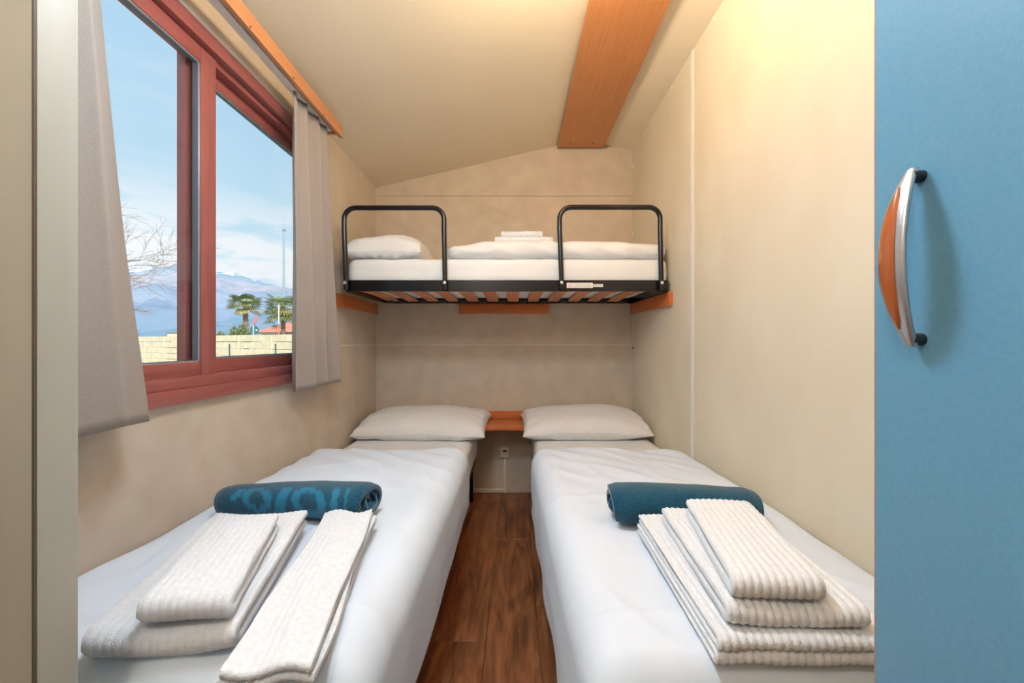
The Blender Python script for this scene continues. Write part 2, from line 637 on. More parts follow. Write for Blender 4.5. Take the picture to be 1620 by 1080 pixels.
# back wall: three wallpapered panels with narrow joints between them
wb = struct(box('wall_back', XL - 0.1, XR + 0.1, YB + 0.004, YB + 0.1, -0.05, 2.56, M['joint']))
box('panel', XL, XR, YB, YB + 0.004, 0.0, 1.0655, M['wallpaper'], wb)
box('panel', XL, XR, YB, YB + 0.004, 1.0685, 2.138, M['wallpaper'], wb)
gab = [(XL, 2.1415), (XR, 2.1415), (XR, ZR + 0.02), (RIDGE_X, ZRIDGE + 0.02), (XL, ZL + 0.02)]
MB().prism(gab, 'y', YB, YB + 0.004).build('panel', M['wallpaper'], wb)
box('joint_strip', XL, XR, YB + 0.001, YB + 0.0045, 1.0655, 1.0685, M['joint_white'], wb)
# hall end behind the camera
struct(box('wall_front', XL - 0.1, XR + 0.1, YF - 0.1, YF, -0.05, 2.56, M['wallpaper']))
# partition with the doorway
pw = struct(MB().box(XL, -0.642, 0.455, 0.499, 0.0, ceil_z(XL)).box(0.56, XR, 0.455, 0.499, 0.0, 2.46).box(-0.642, 0.56, 0.455, 0.499, 2.06, 2.27).build('wall_partition', M['jamb_wall']))
d1 = struct(MB().box(-0.640, -0.576, 0.457, 0.500, 0.0, 2.055).build('trim_1', M['jamb'], bevel=0.001, smooth=True, auto=0.6))
box('seal', -0.5785, -0.5762, 0.4538, 0.4568, 0.0, 2.055, M['gasket'], d1)
# trunking along the floor at the back wall
tr = struct(box('baseboard_back', XL, -0.083, YB - 0.012, YB, 0.004, 0.030, M['socket'], bevel=0.002))
box('groove', XL, -0.083, YB - 0.0128, YB - 0.0115, 0.015, 0.018, M['joint'], tr)

# ------------------------------------------------------------------ window
win = bpy.data.objects.new('window_1', None)
win.location = (XL, (WY0 + WY1) / 2, WZ0)
C.objects.link(win)
struct(win)
XI = XL + 0.014       # inner face of the frame, slightly proud of the wall
# outer frame
fr = MB()
FW = 0.045
fr.box(XO - 0.01, XI, WY0 - 0.02, WY0 + FW, 0.915, 2.095)
fr.box(XO - 0.01, XI, WY1 - FW, WY1 + 0.02, 0.915, 2.095)
fo = fr.build('frame_jambs', M['maroon_v'], win, bevel=0.003, smooth=True, auto=0.6)
box('frame_head', XO - 0.01, XI, WY0 + FW, WY1 - FW, 2.045, 2.095, M['maroon'], win, bevel=0.003)
box('frame_head_lip', XO, XI - 0.028, WY0 + FW, WY1 - FW, 2.025, 2.045, M['maroon'], win)
box('frame_sill', XO - 0.01, XI + 0.004, WY0 - 0.02, WY1 + 0.02, 0.905, 0.948, M['maroon'], win, bevel=0.003)
box('frame_sill_step', XO - 0.01, XI - 0.006, WY0 + FW, WY1 - FW, 0.948, 0.982, M['maroon'], win, bevel=0.003)


def sash(x0, x1, y0, y1, z0, z1, sw, rh):
    s = MB().box(x0, x1, y0, y0 + sw, z0, z1).box(x0, x1, y1 - sw, y1, z0, z1).build('sash_stiles', M['maroon_v'], win, bevel=0.003, smooth=True, auto=0.6)
    r = MB().box(x0, x1 - 0.001, y0 + sw, y1 - sw, z0, z0 + rh).box(x0, x1 - 0.001, y0 + sw, y1 - sw, z1 - rh, z1).build('sash_rails', M['maroon'], win, bevel=0.003, smooth=True, auto=0.6)
    xm = (x0 + x1) / 2
    g = MB()
    a0, a1, c0, c1 = y0 + sw, y1 - sw, z0 + rh, z1 - rh
    t = 0.006
    for (p0, p1, q0, q1) in ((a0, a0 + t, c0, c1), (a1 - t, a1, c0, c1), (a0 + t, a1 - t, c0, c0 + t), (a0 + t, a1 - t, c1 - t, c1)):
        g.box(xm - 0.006, xm + 0.008, p0, p1, q0, q1)
    g.build('gasket', M['rubber'], s)
    h = MB()
    for (p0, p1, q0, q1) in ((a0, a0 + 0.004, c0, c1), (a1 - 0.004, a1, c0, c1), (a0, a1, c0, c0 + 0.004), (a0, a1, c1 - 0.004, c1)):
        h.box(xm + 0.008, xm + 0.0105, p0, p1, q0, q1)
    h.build('glazing_bead', M['alu'], s)
    box('pane', xm - 0.003, xm + 0.003, a0, a1, c0, c1, M['glass'], s)


sash(XL - 0.036, XL - 0.006, WY0 + FW, 1.283, 0.975, 2.040, 0.062, 0.050)
sash(XL - 0.080, XL - 0.050, 1.215, WY1 - FW, 0.982, 2.032, 0.045, 0.048)

# ------------------------------------------------------------------ pelmet, track, curtains
pel = thing('curtain_pelmet', 'long orange wooden pelmet board running above the window', 'pelmet', (-0.88, 1.2, 2.11))
MB().box(-0.882, -0.866, 0.505, 1.905, 2.110, 2.168).build('board', M['pelmet'], pel, bevel=0.002, smooth=True, auto=0.6)
# slim battens that carry the board from the wall, and the end return
box('end_return', XL, -0.882, 1.885, 1.903, 2.125, 2.168, M['pelmet'], pel)
box('end_return', XL, -0.882, 0.507, 0.525, 2.125, 2.168, M['pelmet'], pel)
for yy in (1.0, 1.24, 1.48, 1.72):
    MB().cyl((-0.8655, yy, 2.118), (-0.864, yy, 2.118), 0.004, 8).build('screw', M['gasket'], pel)
trk = thing('curtain_track', 'white curtain track fixed behind the wooden pelmet', 'curtain track', (-0.92, 1.2, 2.125))
box('rail', -0.935, -0.905, 0.530, 1.880, 2.128, 2.146, M['track'], trk, bevel=0.002)
box('mounting_strip', -0.945, -0.884, 0.530, 1.880, 2.146, 2.158, M['track'], trk)


def curtain(name, label, y_top, y_bot, z_top, z_bot, xc, folds, amp_t, amp_b, phase, lean=0.0, droop=None, grow=1.0):
    rows = []
    nz_, ny = 46, 150
    for i in range(nz_ + 1):
        t = i / nz_
        z = z_top + (z_bot - z_top) * t
        row = []
        for j in range(ny + 1):
            u = j / ny
            y0 = y_top[0] + (y_bot[0] - y_top[0]) * t ** 1.2
            y1 = y_top[1] + (y_bot[1] - y_top[1]) * t ** 1.15
            amp = amp_t + (amp_b - amp_t) * t
            ph = u * folds * 2 * PI + phase + 0.6 * math.sin(u * 7 + t * 1.5)
            wob = noise.noise(Vector((u * 5, t * 2.2, phase))) * 0.008
            xx = xc + amp * math.sin(ph) + wob + lean * t
            if t < 0.035:
                xx = xc + amp_t * 0.7 * math.sin(ph * 1.0) + 0.002 * math.sin(u * folds * 8 * PI)
            yy = y0 + (y1 - y0) * u + 0.3 * amp * math.sin(2 * ph)
            zz = z + (droop(u) * t if droop else 0) + 0.004 * t * math.sin(ph)
            row.append((xx, yy, zz))
        rows.append(row)
    o = MB().grid(rows).build(name, M['curtain_grey'], smooth=True)
    sm = o.modifiers.new('thickness', 'SOLIDIFY')
    sm.thickness = 0.0016
    o.visible_shadow = True
    return o


cur = curtain('curtain', '', (1.565, 1.875), (1.545, 2.015), 2.128, 0.880, -0.925, 3.7, 0.020, 0.030, 0.4)
tag(cur, 'gathered grey-beige curtain hanging next to the bunk bed', 'curtain', 'window curtains')
cur = curtain('curtain', '', (0.535, 0.812), (0.535, 0.952), 2.128, 0.888, -0.905, 2.3, 0.016, 0.017, 2.2, droop=lambda u: 0.006 * u)
tag(cur, 'flat grey-beige curtain hanging beside the door frame', 'curtain', 'window curtains')

# ------------------------------------------------------------------ ceiling beam
bmo = thing('ceiling_beam', 'broad orange wooden board running along the ceiling ridge', 'beam', (0.465, 1.2, 2.478))
bo = MB().box(0.302, 0.636, -0.6, 2.715, 2.478, 2.494).build('board', M['beam'], bmo, bevel=0.0015, smooth=True, auto=0.6)
MB().box(0.318, 0.612, -0.6, 2.71, 2.494, 2.503).build('batten', M['beam_side'], bmo)
for xx in (0.385, 0.548):
    MB().cyl((xx, 2.66, 2.4765), (xx, 2.66, 2.479), 0.005, 8).build('screw', M['gasket'], bmo)

# ------------------------------------------------------------------ lamps at the ceiling, out of view; cool and hall globes are added fill
def globe_lamp(name, label, x, y, drop, r, m, steer_shell=0):
    zc = ceil_z(x) - drop
    t = thing(name, label, 'lamp', (x, y, zc + drop))
    MB().tube([(x, y, ceil_z(x) + 0.005), (x, y, ceil_z(x) - 0.025), (x, y, zc + r * 0.9)], [0.06, 0.06, 0.05], 24).build('ceiling_base', M['lamp_base'], t, smooth=True, auto=0.6)
    rows = []
    for i in range(13):
        a = -PI / 2 + PI * i / 12
        rows.append([(x + r * math.cos(a) * math.cos(q), y + r * math.cos(a) * math.sin(q), zc + r * math.sin(a)) for q in (2 * PI * k / 24 for k in range(24))])
    MB().grid(rows, True).build('globe', m, t, smooth=True)
    if steer_shell:      # half shell added to steer light: +1 above the globe (downlight), -1 below it (uplight)
        rs = r * 1.22
        rows = []
        for i in range(11):
            a = steer_shell * (math.radians(-14 if steer_shell > 0 else 4) + math.radians(98 if steer_shell > 0 else 80) * i / 10)
            rows.append([(x + rs * math.cos(a) * math.cos(q), y + rs * math.cos(a) * math.sin(q), zc + rs * math.sin(a)) for q in (2 * PI * k / 28 for k in range(28))])
        o = MB().grid(rows, True).build('steer_shell', M['lamp_base'], t, smooth=True)
        md = o.modifiers.new('thickness', 'SOLIDIFY')
        md.thickness = 0.003
    return t


globe_lamp('unseen_lamp', 'warm white glass globe lamp on the ceiling next to the beam', 0.14, 0.90, 0.20, 0.10, M['globe'], -1)
globe_lamp('unseen_lamp', 'added cool fill globe for window daylight between pelmet and beam', -0.26, 0.74, 0.24, 0.13, M['globe_day_fill'], 1)  # added unseen lamp, stands in for the cool daylight from the window
globe_lamp('unseen_lamp', 'added white fill globe under the hall ceiling', -0.45, -0.35, 0.16, 0.10, M['globe_hall_fill'])  # added unseen lamp, brightens the door frame and wardrobe

# ------------------------------------------------------------------ wardrobe with bow handle
WX = 0.345
wd = thing('wardrobe', 'tall blue wardrobe with a silver and orange bow handle', 'wardrobe', (0.6, 0.05, 0.0))
box('body', WX + 0.019, XR - 0.002, -0.75, 0.362, 0.0, 2.25, M['blue_body'], wd)
box('door', WX, WX + 0.018, -0.20, 0.364, 0.05, 2.24, M['blue'], wd, bevel=0.0012)
box('door', WX, WX + 0.018, -0.748, -0.203, 0.05, 2.24, M['blue'], wd, bevel=0.0012)
box('edge_band', WX + 0.0005, WX + 0.0175, 0.3641, 0.3650, 0.05, 2.24, M['pelmet'], wd)


def bow_handle(yc, zc, half, bow):
    NS, = (40,)
    sec = []
    for i in range(NS + 1):
        s = -1 + 2 * i / NS
        zz = zc + half * s
        dep = bow * (1 - abs(s) ** 2.1) + 0.004
        wdt = 0.0036 + 0.0079 * (1 - abs(s) ** 2.2)
        thk = 0.0058
        sec.append((zz, dep, wdt, thk, s))
    rows = []
    for zz, dep, wdt, thk, s in sec:
        prof = []
        for k in range(16):
            a = 2 * PI * k / 16
            ca, sa = math.cos(a), math.sin(a)
            py = math.copysign(abs(ca) ** 0.6, ca) * wdt
            pxx = math.copysign(abs(sa) ** 0.7, sa) * thk / 2
            prof.append((WX - dep - 0.003 + pxx, yc + py, zz))
        rows.append(prof)
    h = MB()
    h.grid(rows, True)
    h.f.append(tuple(range(16)))
    h.f.append(tuple(reversed(range(NS * 16, NS * 16 + 16))))
    ho = h.build('handle', M['satin'], wd, smooth=True, auto=0.9)
    rows = []
    for zz, dep, wdt, thk, s in sec:
        if abs(s) > 0.80:
            continue
        ww = (wdt - 0.0050) * min(1.0, (0.83 - abs(s)) * 9)
        r_ = []
        for k in range(9):
            q = -1 + 2 * k / 8
            r_.append((WX - dep - 0.003 - thk / 2 - 0.0006 - 0.0012 * (1 - q * q), yc + 0.0012 + ww * q, zz))
        r2 = [(WX - dep - 0.003, p[1], p[2]) for p in reversed(r_)]
        rows.append(r_ + r2)
    ib = MB().grid(rows, True)
    nn = len(rows[0])
    ib.f.append(tuple(range(nn)))
    ib.f.append(tuple(reversed(range((len(rows) - 1) * nn, len(rows) * nn))))
    io = ib.build('inlay', M['inlay'], None, smooth=True, auto=0.9)
    io.parent = ho
    for sg in (-1, 1):
        z0 = zc + sg * half * 0.915
        mo = MB().cyl((WX, yc, z0), (WX - 0.010, yc, z0), 0.0052, 16).build('mount', M['plastic_black'], None, smooth=True, auto=0.6)
        mo.parent = ho


bow_handle(0.3225, 1.161, 0.0755, 0.0180)


# ================================================================== beds
ZM = 0.49     # mattress top


def soft_box(name, x0, x1, y0, y1, z0, z1, r, m, parent=None, bulge=0.0, wr=0.0, seed=0.0, nx=40, ny=40, nz_=8):
    """box with large rounded edges, slightly swollen faces and soft wrinkles"""
    bm = bmesh.new()
    c = Vector(((x0 + x1) / 2, (y0 + y1) / 2, (z0 + z1) / 2))
    h = Vector(((x1 - x0) / 2, (y1 - y0) / 2, (z1 - z0) / 2))
    mbx = MB()

    def lin(a, n_):
        return [-a + 2 * a * i / n_ for i in range(n_ + 1)]
    faces = []
    for ax, (na, nb) in ((0, (ny, nz_)), (1, (nx, nz_)), (2, (nx, ny))):
        oth = [i for i in (0, 1, 2) if i != ax]
        for sg in (-1, 1):
            rows = []
            for a in lin(h[oth[0]], na):
                row = []
                for b_ in lin(h[oth[1]], nb):
                    p = [0, 0, 0]
                    p[ax] = sg * h[ax]
                    p[oth[0]] = a
                    p[oth[1]] = b_
                    p = Vector(p)
                    inner = Vector([max(-h[i] + r, min(h[i] - r, p[i])) for i in range(3)])
                    d = p - inner
                    q = inner + (d.normalized() * r if d.length > 1e-9 else d)
                    u = Vector([q[i] / h[i] for i in range(3)])
                    nrm = d.normalized() if d.length > 1e-9 else Vector((0, 0, 0))
                    q += nrm * bulge * (1 - u[oth[0]] ** 2) * (1 - u[oth[1]] ** 2)
                    if wr:
                        nv = noise.noise(Vector((q.x * 9 + seed, q.y * 9, q.z * 14))) + 0.5 * noise.noise(Vector((q.x * 22 + seed, q.y * 22, q.z * 30)))
                        q += nrm * wr * nv
                    row.append(c + q)
                rows.append(row)
            mbx.grid(rows)
    o = mbx.build(name, m, parent, smooth=True)
    bm.from_mesh(o.data)
    bmesh.ops.remove_doubles(bm, verts=bm.verts, dist=0.0004)
    bmesh.ops.recalc_face_normals(bm, faces=bm.faces)
    for f in bm.faces:
        f.smooth = True
    bm.to_mesh(o.data)
    bm.free()
    return o


def bed(x0, x1, y0, y1, label):
    t = thing('single_bed', label, 'bed', ((x0 + x1) / 2, (y0 + y1) / 2, 0.0), 'low single beds')
    f = MB()
    f.box(x0, x1, y0, y0 + 0.03, 0.22, 0.29).box(x0, x1, y1 - 0.03, y1, 0.22, 0.29)
    f.box(x0, x0 + 0.03, y0 + 0.03, y1 - 0.03, 0.22, 0.29).box(x1 - 0.03, x1, y0 + 0.03, y1 - 0.03, 0.22, 0.29)
    f.build('frame', M['black'], t)
    for i in range(10):
        yy = y0 + 0.08 + i * (y1 - y0 - 0.23) / 9
        box('slat', x0 + 0.03, x1 - 0.03, yy, yy + 0.07, 0.27, 0.285, M['slat'], t)
    for xx in (x0 + 0.02, x1 - 0.02):
        for yy in (y0 + 0.12, y1 - 0.12):
            MB().cyl((xx, yy, 0.0), (xx, yy, 0.23), 0.018, 12).build('leg', M['black'], t, smooth=True, auto=0.6)
    return t


bed(-0.985, -0.285, 0.56, 2.71, 'low bed with black legs standing below the window')
bed(0.135, 0.830, 0.56, 2.71, 'low bed standing against the plain cream wall by the wardrobe')
tag(soft_box('mattress', -0.985, -0.262, 0.555, 2.715, 0.292, ZM, 0.035, M['sheet'], wr=0.0015, seed=3), 'white sheeted mattress on the bed below the window', 'mattress', 'mattresses on the low beds')
tag(soft_box('mattress', 0.115, 0.832, 0.555, 2.715, 0.292, ZM, 0.035, M['sheet'], wr=0.0015, seed=8), 'white sheeted mattress on the bed against the plain cream wall', 'mattress', 'mattresses on the low beds')


def duvet(label, xw, xa0, xa1, y_head, y_foot, ztop, hem, sg, seed, creases):
    """sg=-1: wall on the -x side. xa0/xa1: aisle edge at the head / foot"""
    NY, R = 170, 0.075
    rows = []
    for i in range(NY + 1):
        v = i / NY
        y = y_head + (y_foot - y_head) * v
        t = (y_head - y) / (y_head - y_foot)
        xa = xa0 + (xa1 - xa0) * t
        d_head = y_head - y
        d_foot = y - y_foot

        def top(x):
            s = abs(x - xw)
            a = abs(x - xa)
            z = ztop + 0.010 * noise.noise(Vector((x * 3.1 + seed, y * 2.6, seed))) + 0.005 * noise.noise(Vector((x * 8 + seed, y * 6, 2 * seed)))
            z += 0.0045 * (1 - 2 * abs(noise.noise(Vector((x * 7 + y * 5 + seed, y * 3.0 - x * 2.0, 3 * seed))))) ** 3 + 0.0016 * noise.noise(Vector((x * 26 + y * 9 + seed, y * 11, 3 * seed)))
            # small gathers running diagonally from the head corner
            z += 0.004 * math.exp(-d_head * 3.0) * math.sin((x * 0.9 + y * 1.3) * 38 + seed)
            for (cy, amp, wd_) in creases:
                z += amp * math.exp(-((y - cy - 0.03 * math.sin(x * 5 + seed)) / wd_) ** 2)
            z -= 0.055 * math.exp(-(s / 0.045) ** 1.5)
            if d_head < 0.05:
                q = d_head / 0.05
                z -= (ztop - ZM - 0.012) * (1 - math.sqrt(max(0.0, 1 - (1 - q) ** 2.4)))
            if d_foot < 0.08:
                q = d_foot / 0.08
                z -= 0.20 * (1 - math.sqrt(max(0.0, 1 - (1 - q) ** 2)))
            return z
        row = []
        NT = 80
        xe = xa + sg * R          # start of the rounded shoulder, inside the bed
        for j in range(NT + 1):
            x = xw + (xe - xw) * j / NT
            row.append((x, y, top(x)))
        zt = top(xe)
        NA = 10
        for j in range(1, NA + 1):
            a = PI / 2 * j / NA
            row.append((xe - sg * R * math.sin(a), y, zt - R * 1.15 * (1 - math.cos(a))))
        zb = zt - R * 1.15
        hz = hem(t)
        ND = 22
        for j in range(1, ND + 1):
            q = j / ND
            wv = 0.003 * q * math.sin(y * 15 + seed * 3 + 1.3 * math.sin(y * 5)) + 0.006 * q * noise.noise(Vector((y * 6, q * 3, seed)))
            row.append((xa - sg * (wv - 0.004 * q), y, zb + (hz - zb) * q))
        rows.append(row)
    o = MB().grid(rows).build('duvet', M['cotton'], smooth=True)
    s = o.modifiers.new('thickness', 'SOLIDIFY')
    s.thickness = 0.012
    s.offset = -1
    return tag(o, label, 'duvet', 'white duvets on the low beds')


duvet('white duvet spread on the bed below the window', XL + 0.012, -0.216, -0.228, 1.80, 0.535, 0.592, lambda t: 0.31 - 0.02 * t, -1, 1.7,
      ((0.70, 0.004, 0.012), (1.30, 0.003, 0.02)))
duvet('white duvet spread on the bed against the plain cream wall', XR - 0.012, 0.074, 0.112, 1.80, 0.535, 0.592, lambda t: 0.28 - 0.04 * t, 1, 5.2,
      ((0.69, 0.004, 0.012), (1.22, 0.003, 0.02)))


def pillow(name, label, group, cx, cy, z0, a, b, H, rz=0.0, tilt=0.0, seed=0.0, flat=0.55, m='cotton', pw=0.42):
    N1, N2 = 56, 40
    mb = MB()
    rt = Matrix.Rotation(rz, 4, 'Z') @ Matrix.Rotation(tilt, 4, 'X')
    sheets = []
    for sgn in (1, -1):
        rows = []
        for i in range(N2 + 1):
            v = -1 + 2 * i / N2
            row = []
            for j in range(N1 + 1):
                u = -1 + 2 * j / N1
                eu, ev = 1 - u * u, 1 - v * v
                x = a * u * (1 - 0.035 * ev ** 0.7)
                y = b * v * (1 - 0.060 * eu ** 0.7)
                hh = (eu ** (pw * 0.72)) * (ev ** pw)
                # flat flange with soft corners
                hh = max(0.0, hh - 0.03)
                up = H * flat if sgn > 0 else -H * (1 - flat)
                z = up * hh
                cor = (abs(u) ** 3) * (abs(v) ** 3)
                nv = noise.noise(Vector((x * 6 + seed, y * 7, seed))) * 0.011 + noise.noise(Vector((x * 15 + seed, y * 19, seed * 2))) * 0.004
                rad = math.sin(math.atan2(v * b, u * a) * 26 + seed) * 0.004 * (abs(u) ** 4 + abs(v) ** 4) * min(1, hh * 4)
                z += sgn * (nv * min(1, hh * 2.5) + rad) + 0.010 * noise.noise(Vector((u * 2.5 + seed, v * 2.5, 9))) * (1 - min(1, hh * 3))
                z -= 0.012 * cor
                z += sgn * 0.0015
                row.append((x, y, z))
            rows.append(row)
        sheets.append(rows)
    low = min(p[2] for r in sheets[1] for p in r)
    for rows in sheets:
        mb.grid([[rt @ Vector((p[0], p[1], max(p[2], low * 0.75) - low * 0.75)) + Vector((cx, cy, z0)) for p in r] for r in rows])
    # stitched rim
    def rim(rows):
        return rows[0] + [r[-1] for r in rows[1:]] + list(reversed(rows[-1][:-1])) + [r[0] for r in reversed(rows[1:-1])]
    ra, rb = rim(sheets[0]), rim(sheets[1])
    tr_ = lambda p: rt @ Vector((p[0], p[1], max(p[2], low * 0.75) - low * 0.75)) + Vector((cx, cy, z0))
    mb.grid([[tr_(p) for p in ra], [tr_(p) for p in rb]], True)
    o = mb.build(name, M[m], smooth=True)
    bm = bmesh.new()
    bm.from_mesh(o.data)
    bmesh.ops.remove_doubles(bm, verts=bm.verts, dist=0.0003)
    bmesh.ops.recalc_face_normals(bm, faces=bm.faces)
    bm.to_mesh(o.data)
    bm.free()
    o.data.polygons.foreach_set('use_smooth', [True] * len(o.data.polygons))
    return tag(o, label, 'pillow', group)


pillow('pillow', 'plump white pillow on the bed below the window', 'pillows on the low beds', -0.575, 2.475, ZM + 0.002, 0.405, 0.225, 0.195, rz=-0.03, tilt=0.10, seed=1.0, m='sheet')
pillow('pillow', 'plump white pillow on the bed against the plain cream wall', 'pillows on the low beds', 0.435, 2.475, ZM + 0.002, 0.395, 0.225, 0.195, rz=0.02, tilt=0.10, seed=6.0, m='sheet')

# ------------------------------------------------------------------ shelf, socket
sh = thing('wall_shelf', 'small reddish wooden shelf on the back wall between the pillows', 'shelf', (-0.07, YB, 0.53))
box('backboard', -0.28, 0.13, YB - 0.016, YB, 0.537, 0.590, M['redwood'], sh, bevel=0.002)
poly = [(-0.28, YB - 0.016), (0.13, YB - 0.016), (0.13, 2.56), (0.105, 2.49), (0.062, 2.452), (-0.205, 2.452), (-0.25, 2.49), (-0.28, 2.56)]
MB().prism(poly, 'z', 0.513, 0.537).build('board', M['redwood'], sh, bevel=0.006, smooth=True, auto=0.7)

so = thing('wall_socket', 'ivory electric socket on the back wall with its cable duct', 'socket', (-0.073, YB, 0.0))
box('body', -0.105, -0.043, YB - 0.032, YB, 0.262, 0.336, M['socket'], so, bevel=0.005)
box('insert', -0.094, -0.054, YB - 0.0345, YB - 0.031, 0.280, 0.320, M['socket'], so, bevel=0.002)
box('recess', -0.090, -0.058, YB - 0.0355, YB - 0.034, 0.303, 0.315, M['socket_dark'], so)
for dx in (-0.012, 0.0, 0.012):
    MB().cyl((-0.074 + dx, YB - 0.036, 0.292), (-0.074 + dx, YB - 0.034, 0.292), 0.003, 8).build('hole', M['socket_dark'], so)
box('cable_duct', -0.083, -0.062, YB - 0.014, YB, 0.002, 0.262, M['socket'], so, bevel=0.002)

# ================================================================== bunk bed
BX0, BX1, BY0, BY1 = -0.925, 0.838, 2.03, 2.70
BZ0, BZ1 = 1.360, 1.418
for nm, lb, args in (('support_batten', 'orange wooden batten under the bunk on the window wall', (XL, XL + 0.022, 2.03, 2.718, 1.285, 1.357)),
                     ('support_batten', 'orange wooden batten under the bunk on the plain cream wall', (XR - 0.022, XR, 2.03, 2.718, 1.285, 1.357)),
                     ('support_batten', 'short orange wooden batten under the middle of the bunk', (-0.402, 0.242, YB - 0.022, YB, 1.289, 1.357))):
    tag(box(nm, *args, M['redwood'], bevel=0.001), lb, 'batten', 'wooden battens carrying the bunk')

bk = thing('bunk_bed', 'black metal bunk bed with guard rails and orange slats', 'bunk bed', (0.0, 2.36, BZ0))


def rounded_loop(x0, x1, y0, y1, r, n_=8):
    pts = []
    for cx, cy, a0 in ((x1 - r, y1 - r, 0), (x0 + r, y1 - r, PI / 2), (x0 + r, y0 + r, PI), (x1 - r, y0 + r, 1.5 * PI)):
        for i in range(n_ + 1):
            a = a0 + PI / 2 * i / n_
            pts.append((cx + r * math.cos(a), cy + r * math.sin(a)))
    return pts


outer = rounded_loop(BX0, BX1, BY0, BY1, 0.050)
inner = rounded_loop(BX0 + 0.022, BX1 - 0.022, BY0 + 0.022, BY1 - 0.022, 0.028)
fm = MB()
rows = [[(p[0], p[1], BZ0) for p in outer], [(p[0], p[1], BZ1) for p in outer], [(p[0], p[1], BZ1) for p in inner], [(p[0], p[1], BZ0) for p in inner], [(p[0], p[1], BZ0) for p in outer]]
fm.grid(rows, True)
fro = fm.build('frame', M['black'], bk, smooth=True, auto=0.5)
# slats with plastic holders
slat_me = hold_me = None
cx0 = (649 - 815) / 600 * 2.68
for i in range(12):
    xx = -0.857 + i * 0.1405
    if slat_me is None:
        mbx = MB()
        rr = []
        for j in range(13):
            v = j / 12
            yy = (BY0 + 0.021) + (BY1 - BY0 - 0.042) * v
            zz = 1.371 + 0.010 * math.sin(PI * v)
            rr.append([(-0.038, yy, zz), (0.038, yy, zz), (0.038, yy, zz + 0.009), (-0.038, yy, zz + 0.009)])
        mbx.grid(rr, True)
        mbx.f.append((0, 1, 2, 3))
        mbx.f.append((48, 51, 50, 49))
        o = mbx.build('slat', M['slat'], bk)
        slat_me = o.data
    else:
        o = bpy.data.objects.new('slat', slat_me)
        C.objects.link(o)
        attach(o, bk)
    o.location = (xx, 0, 0)
for i in range(13):
    xx = -0.857 + (i - 0.5) * 0.1405
    if hold_me is None:
        o = MB().box(-0.024, 0.024, BY1 - 0.062, BY1 - 0.02, 1.362, 1.384).build('slat_holder', M['plastic_black'], bk, bevel=0.003)
        hold_me = o.data
    else:
        o = bpy.data.objects.new('slat_holder', hold_me)
        C.objects.link(o)
        attach(o, bk)
    o.location = (max(xx, BX0 + 0.05), 0, 0)


def guard(x0, x1, ztop, seg=14):
    r = 0.062
    y = BY0 - 0.014
    pts = [(x0 + 0.012, y, BZ0 + 0.004), (x0 + 0.010, y, BZ1)]
    pts += [(x0, y, ztop - r - 0.05)]
    for i in range(9):
        a = PI - PI / 2 * i / 8
        pts.append((x0 + r + r * math.cos(a), y, ztop - r + r * math.sin(a)))
    for i in range(9):
        a = PI / 2 - PI / 2 * i / 8
        pts.append((x1 - r + r * math.cos(a), y, ztop - r + r * math.sin(a)))
    pts += [(x1, y, ztop - r - 0.05), (x1 + 0.005, y, BZ1), (x1 + 0.006, y, BZ0 + 0.004)]
    g = MB().tube(pts, 0.0132, seg).build('guard_rail', M['black'], bk, smooth=True, auto=0.9)
    for xx in (x0 + 0.010, x1 + 0.005):
        bo_ = MB().tube([(xx, y - 0.0128, 1.400), (xx, y - 0.0175, 1.400), (xx, y - 0.019, 1.400)], [0.0085, 0.0085, 0.005], 12).build('bolt', M['zinc'], None, smooth=True, auto=0.6)
        bo_.parent = g
    return g


guard(-0.909, -0.378, 1.800)
guard(0.236, 0.771, 1.803)
# stickers on the front rail
st = box('sticker', 0.276, 0.416, BY0 - 0.0012, BY0, 1.376, 1.404, M['sticker'], bk)
ring = []
for rr_ in (0.0105, 0.0085):
    ring.append([(0.295 + rr_ * math.cos(a), BY0 - 0.0018, 1.390 + rr_ * math.sin(a)) for a in (2 * PI * i / 20 for i in range(20))])
def subpart(o, parent):
    o.parent = parent
    return o


subpart(MB().grid(ring, True).build('print_ring', M['sticker_red'], None), st)
subpart(MB().add([(0.2875, BY0 - 0.0018, 1.3960), (0.2890, BY0 - 0.0018, 1.3975), (0.3025, BY0 - 0.0018, 1.3840), (0.3010, BY0 - 0.0018, 1.3825)], [(0, 1, 2, 3)]).build('print_slash', M['sticker_red'], None), st)
pt = MB()
for i in range(4):
    zz = 1.398 - i * 0.0055
    xx = 0.312
    while xx < 0.405:
        ln = random.uniform(0.004, 0.012)
        pt.box(xx, min(xx + ln, 0.410), BY0 - 0.0018, BY0 - 0.0012, zz - 0.0010, zz + 0.0010)
        xx += ln + 0.003
po = subpart(pt.build('print_lines', M['sticker_grey'], None), st)
po['kind'] = 'stuff'
st2 = box('sticker', 0.418, 0.470, BY0 - 0.0012, BY0, 1.382, 1.397, M['sticker'], bk)
pt = MB()
xx = 0.422
while xx < 0.464:
    ln = random.uniform(0.001, 0.0035)
    pt.box(xx, xx + ln, BY0 - 0.0018, BY0 - 0.0012, 1.3865, 1.3925)
    xx += ln + 0.0015
po = subpart(pt.build('print_barcode', M['sticker_grey'], None), st2)
po['kind'] = 'stuff'

